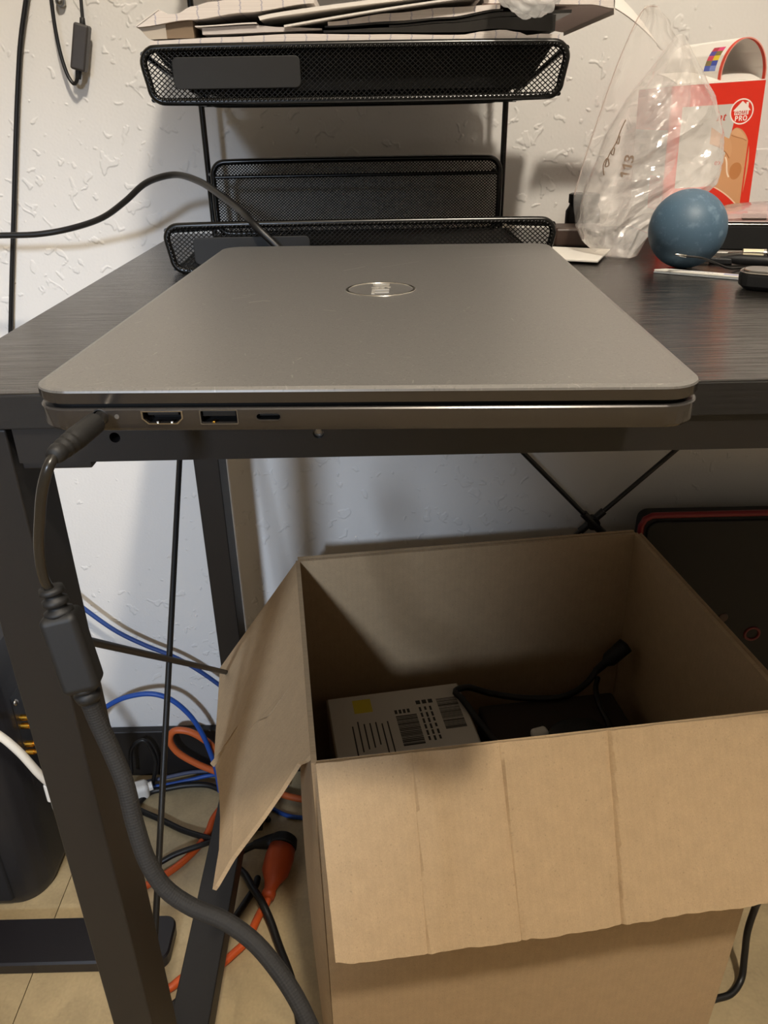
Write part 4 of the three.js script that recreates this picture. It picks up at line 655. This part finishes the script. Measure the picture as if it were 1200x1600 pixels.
// ------------------------------------------------------------------ black case with red piping against the wall
{
  const c = thing('carrying_case', 'black carrying case with red piping leaning by the wall behind the cardboard box', 'case', [0.5135, 0, -0.4695]);
  const w = 0.43, h = 0.4345;
  part('shell', extrude(rrect(w, h, 0.012, 8), 0.024, 0.004).translate(0, h / 2, -0.0125), std(0x050505, 0.75), c);
  part('front_cover', extrude(rrect(w - 0.012, h - 0.012, 0.012, 8), 0.004, 0.0015).translate(0, h / 2, 0.0105), std(0x060505, 0.7), c);
  part('piping', new THREE.TubeGeometry(new THREE.CatmullRomCurve3(rrect(w, h, 0.013, 8).map(([x, y]) => V(x, y + h / 2, 0.0095)), true, 'centripetal'), 200, 0.0036, 10, true), std(0x7a1018, 0.45), c);
  part('emblem', new THREE.TorusGeometry(0.0085, 0.0018, 8, 32).translate(-0.064, 0.275, 0.0146), std(0x5e0d12, 0.5), c);
  part('rivet', new THREE.SphereGeometry(0.006, 18, 10).scale(1, 1, 0.3).translate(-0.103, 0.299, 0.0146), std(0x3a2119, 0.5), c);
}

// ------------------------------------------------------------------ left: subwoofer, stand foot, floor cables
{
  const s = thing('subwoofer', 'black subwoofer with rounded edges on the floor left of the desk leg', 'subwoofer', [-0.532, 0, -0.392]);
  part('cabinet', rings([[0.0006, 0.252, 0.136, 0.034], [0.010, 0.262, 0.146, 0.040], [0.020, 0.266, 0.150, 0.042], [0.300, 0.268, 0.150, 0.042], [0.320, 0.262, 0.146, 0.040], [0.333, 0.245, 0.132, 0.034], [0.337, 0.220, 0.105, 0.025]], 14), std(0x1d1d20, 0.5), s);
  part('front_grille', rings([[0.018, 0.205, 0.012, 0.005], [0.30, 0.205, 0.012, 0.005]], 5).translate(-0.005, 0, 0.0725), std(0x151518, 0.75), s);
  const jp = part('jack_panel', mv(rbox(0.006, 0.13, 0.070, 0.002), 0.1315, 0.215, -0.002), M.blackPlastic, s);
  const spots = [[0.2450, 0.026], [0.2354, 0.0285], [0.2108, 0.0305], [0.2014, 0.0330]];
  spots.forEach(([y, z]) => part('jack', [rod([0.130, y, z - 0.004], [0.143, y, z - 0.004], 0.0036, 14), rod([0.130, y, z - 0.004], [0.147, y, z - 0.004], 0.0022, 12)], M.gold, jp));
  part('knob', mv(new THREE.SphereGeometry(0.004, 14, 10), 0.1335, 0.268, 0.024), M.steel, jp);
  const wc = thing('white_lead', 'white lead with a white plug running from the left to the subwoofer side', 'lead');
  part('lead', cable([[-0.60, 0.30, -0.24], [-0.47, 0.312, -0.285], [-0.3933, 0.2910, -0.300], [-0.3825, 0.2822, -0.300], [-0.3681, 0.2604, -0.300], [-0.3560, 0.2290, -0.302], [-0.3500, 0.2100, -0.306]], 0.0042, 90), std(0xd9d3c6, 0.5), wc);
  part('plug', [mv(rbox(0.012, 0.026, 0.014, 0.003, 3), -0.3508, 0.197, -0.310), mv(rbox(0.008, 0.016, 0.010, 0.002, 2), -0.3510, 0.178, -0.311)], M.white, wc);
  solo('audio_cord', cable([[-0.386, 0.170, -0.362], [-0.372, 0.150, -0.345], [-0.350, 0.10, -0.33], [-0.350, 0.04, -0.345], [-0.352, 0.006, -0.37], [-0.33, 0.006, -0.42]], 0.0028, 70), M.blackCable, 'thin black cord dropping from the subwoofer side to the floor', 'cord');
  const fb = thing('stand_foot', 'flat black metal foot with rounded end lying on the floor beyond the desk leg', 'stand foot', [-0.435, 0, -0.2625]);
  part('plate', rings([[0.0015, 0.396, 0.054, 0.013], [0.016, 0.398, 0.056, 0.014], [0.0185, 0.394, 0.052, 0.012]], 8), std(0x18161a, 0.42), fb);
  part('pad', mv(rbox(0.02, 0.003, 0.03, 0.001), 0.16, 0.0015, 0), M.blackRubber, fb); part('pad', mv(rbox(0.02, 0.003, 0.03, 0.001), -0.16, 0.0015, 0), M.blackRubber, fb);

  const G = 'blue network cables';
  solo('network_cable', cable([[-0.52, 0.45, -0.515], [-0.44, 0.375, -0.512], [-0.3851, 0.3234, -0.508], [-0.3628, 0.2967, -0.508], [-0.3292, 0.2622, -0.508], [-0.2965, 0.2396, -0.508], [-0.2626, 0.2206, -0.508], [-0.2364, 0.2005, -0.508], [-0.2066, 0.1704, -0.508], [-0.1842, 0.1430, -0.508], [-0.15, 0.08, -0.505], [-0.13, 0.01, -0.49]], 0.0029, 120), M.blueDark, 'blue network cable sloping down the wall behind the desk leg', 'cable', G);
  solo('network_cable', cable([[-0.395, 0.06, -0.500], [-0.385, 0.115, -0.495], [-0.3702, 0.1419, -0.490], [-0.3506, 0.1585, -0.490], [-0.3279, 0.1705, -0.490], [-0.2941, 0.1758, -0.490], [-0.2707, 0.1667, -0.490], [-0.2492, 0.1405, -0.490], [-0.2363, 0.1084, -0.490], [-0.2281, 0.0687, -0.490], [-0.2244, 0.0396, -0.490], [-0.222, 0.008, -0.485]], 0.0034, 120), M.blue, 'blue network cable arching up in front of the baseboard', 'cable', G);
  solo('network_cable', cable([[-0.345, 0.006, -0.490], [-0.3317, 0.006, -0.495], [-0.3001, 0.006, -0.500], [-0.2665, 0.007, -0.508], [-0.2419, 0.010, -0.512], [-0.205, 0.0035, -0.518], [-0.17, 0.0032, -0.48], [-0.1476, 0.0032, -0.4570], [-0.1248, 0.0032, -0.4433], [-0.097, 0.0032, -0.438]], 0.0029, 110), M.blue, 'blue network cable lying along the floor by the baseboard', 'cable', G);
  solo('grey_cord', cable([[-0.335, 0.006, -0.505], [-0.30, 0.008, -0.513], [-0.26, 0.010, -0.520], [-0.20, 0.006, -0.52]], 0.0028, 60), std(0x4a5068, 0.6), 'grey-blue cord lying behind the blue cable at the baseboard', 'cord');
  const e = thing('extension_cord', 'orange extension cord looping on the floor with its socket end beside the box', 'extension cord');
  part('cord', cable([[-0.1340, 0.016, -0.3145], [-0.1372, 0.010, -0.3080], [-0.1435, 0.006, -0.2980], [-0.1469, 0.006, -0.2874], [-0.1547, 0.006, -0.2639], [-0.1668, 0.006, -0.2491], [-0.1821, 0.006, -0.2347], [-0.2049, 0.006, -0.2260], [-0.2180, 0.006, -0.2225], [-0.228, 0.006, -0.213], [-0.245, 0.006, -0.205], [-0.30, 0.006, -0.20], [-0.36, 0.006, -0.215], [-0.42, 0.006, -0.205], [-0.5, 0.006, -0.20]].slice(0, 11), 0.0047, 150), M.orange, e);
  part('socket', lathe([[0, 0], [0.0075, 0], [0.0085, 0.1], [0.0070, 0.16], [0.0095, 0.3], [0.0165, 0.5], [0.0178, 0.8], [0.0165, 1], [0, 1]], [-0.1355, 0.016, -0.3100], [-0.1235, 0.026, -0.3720], 24), std(0xb3481b, 0.5), e);
  solo('orange_cord', cable([[-0.345, 0.006, -0.325], [-0.318, 0.006, -0.325], [-0.2937, 0.006, -0.3345], [-0.2760, 0.006, -0.3474], [-0.2562, 0.006, -0.3642], [-0.2374, 0.006, -0.3894], [-0.2262, 0.006, -0.4171], [-0.2233, 0.006, -0.4379], [-0.215, 0.006, -0.46]], 0.0046, 90), M.orange, 'orange cord curving over the floor behind the front desk leg', 'cord', 'orange cords on the floor');
  solo('orange_cord', cable([[-0.148, 0.0115, -0.492], [-0.180, 0.0250, -0.505], [-0.2142, 0.0528, -0.500], [-0.2327, 0.0822, -0.500], [-0.2561, 0.1021, -0.500], [-0.2756, 0.1038, -0.500], [-0.2836, 0.0894, -0.500], [-0.2778, 0.0687, -0.500], [-0.2545, 0.0459, -0.500], [-0.2173, 0.0234, -0.500], [-0.19, 0.0125, -0.497], [-0.1541, 0.0115, -0.4818], [-0.1266, 0.0112, -0.4696], [-0.097, 0.0100, -0.462]], 0.0046, 160), std(0xc9622e, 0.5), 'orange cord standing up in a loop against the dark baseboard', 'cord', 'orange cords on the floor');
  const bp = thing('black_plug_lead', 'black lead plugged into the orange extension socket beside the box', 'lead');
  part('plug', [lathe([[0, 0], [0.0165, 0], [0.0175, 0.15], [0.016, 0.75], [0.010, 1], [0, 1]], [-0.1234, 0.026, -0.3728], [-0.1208, 0.028, -0.3890], 22), lathe([[0, 0], [0.0105, 0], [0.0085, 0.5], [0.0050, 1], [0, 1]], [-0.128, 0.027, -0.383], [-0.160, 0.024, -0.380], 18)], M.blackRubber, bp);
  part('lead', cable([[-0.158, 0.024, -0.380], [-0.172, 0.020, -0.376], [-0.183, 0.012, -0.372], [-0.1834, 0.008, -0.366], [-0.1659, 0.014, -0.3433], [-0.1560, 0.0165, -0.326], [-0.1415, 0.0190, -0.3037], [-0.130, 0.012, -0.285], [-0.1181, 0.006, -0.2591], [-0.1000, 0.006, -0.2183], [-0.0906, 0.006, -0.1875], [-0.0850, 0.006, -0.1586], [-0.085, 0.006, -0.10], [-0.10, 0.006, 0.02]], 0.0046, 150), M.blackCable, bp);
  const FG = 'black floor cords';
  solo('power_cable', cable([[-0.345, 0.006, -0.455], [-0.3314, 0.006, -0.4684], [-0.3187, 0.006, -0.4873], [-0.2990, 0.007, -0.492], [-0.2667, 0.009, -0.496], [-0.2377, 0.009, -0.494], [-0.2073, 0.006, -0.4780], [-0.175, 0.006, -0.455], [-0.15, 0.006, -0.435]], 0.0040, 90), M.blackCable, 'black cord curving on the floor just before the baseboard', 'cord', FG);
  solo('power_cable', cable([[-0.335, 0.006, -0.462], [-0.3215, 0.006, -0.4538], [-0.2942, 0.006, -0.4400], [-0.2604, 0.006, -0.4212], [-0.2265, 0.010, -0.4049], [-0.2016, 0.013, -0.3943], [-0.178, 0.006, -0.39]], 0.0040, 80), M.blackCable, 'straight black cord slanting across the floor behind the thin brace', 'cord', FG);
  solo('power_cable', cable([[-0.33, 0.006, -0.362], [-0.3082, 0.006, -0.3657], [-0.2849, 0.006, -0.3679], [-0.2594, 0.012, -0.3785], [-0.2257, 0.013, -0.3920], [-0.2023, 0.007, -0.4082], [-0.185, 0.006, -0.415]], 0.0036, 80), M.blackCable, 'black cord crossing over the orange cord behind the front leg', 'cord', FG);
  solo('power_cable', cable([[-0.1525, 0.006, -0.345], [-0.1540, 0.006, -0.3341], [-0.1647, 0.006, -0.3085], [-0.1760, 0.006, -0.2842], [-0.1831, 0.006, -0.2609], [-0.195, 0.006, -0.235], [-0.212, 0.006, -0.205], [-0.235, 0.006, -0.18]], 0.0042, 80), M.blackCable, 'black cord running under the lower desk beam toward the front', 'cord', FG);
  solo('thin_cable', cable([[-0.318, 0.006, -0.455], [-0.323, 0.010, -0.435], [-0.330, 0.006, -0.405], [-0.318, 0.006, -0.375], [-0.300, 0.006, -0.372]], 0.0015, 50), M.blackCable, 'very thin black cord curling on the floor beside the front desk leg', 'cord');
  solo('upright_cord', cable([[-0.318, 0.008, -0.498], [-0.310, 0.050, -0.505], [-0.322, 0.082, -0.507], [-0.338, 0.072, -0.505], [-0.345, 0.03, -0.50]], 0.0028, 60), M.blackCable, 'small black cord arching against the dark baseboard', 'cord');
  const wp = thing('power_plug', 'white power plug lying on the floor behind the front desk leg', 'plug', [-0.334, 0.0125, -0.484], 0.35);
  part('body', rbox(0.030, 0.024, 0.022, 0.007, 4), M.white, wp); part('collar', rod([0.012, 0.002, 0], [0.020, 0.003, 0], 0.0062, 16), M.white, wp);
  solo('side_cord', cable([[0.394, 0.25, -0.262], [0.3955, 0.16, -0.240], [0.3890, 0.1200, -0.2235], [0.3902, 0.0900, -0.2284], [0.3856, 0.0600, -0.2230], [0.3844, 0.0300, -0.2147], [0.3799, 0.0100, -0.2033], [0.3649, 0.0050, -0.1911], [0.3444, 0.0050, -0.1855], [0.3292, 0.0050, -0.1774], [0.3173, 0.0050, -0.1616], [0.3045, 0.0050, -0.1374], [0.30, 0.005, -0.08]], 0.0036, 120), M.blackCable, 'black cord dropping from the right box side and bending along the floor', 'cord');
}
renderer.render(scene, camera);
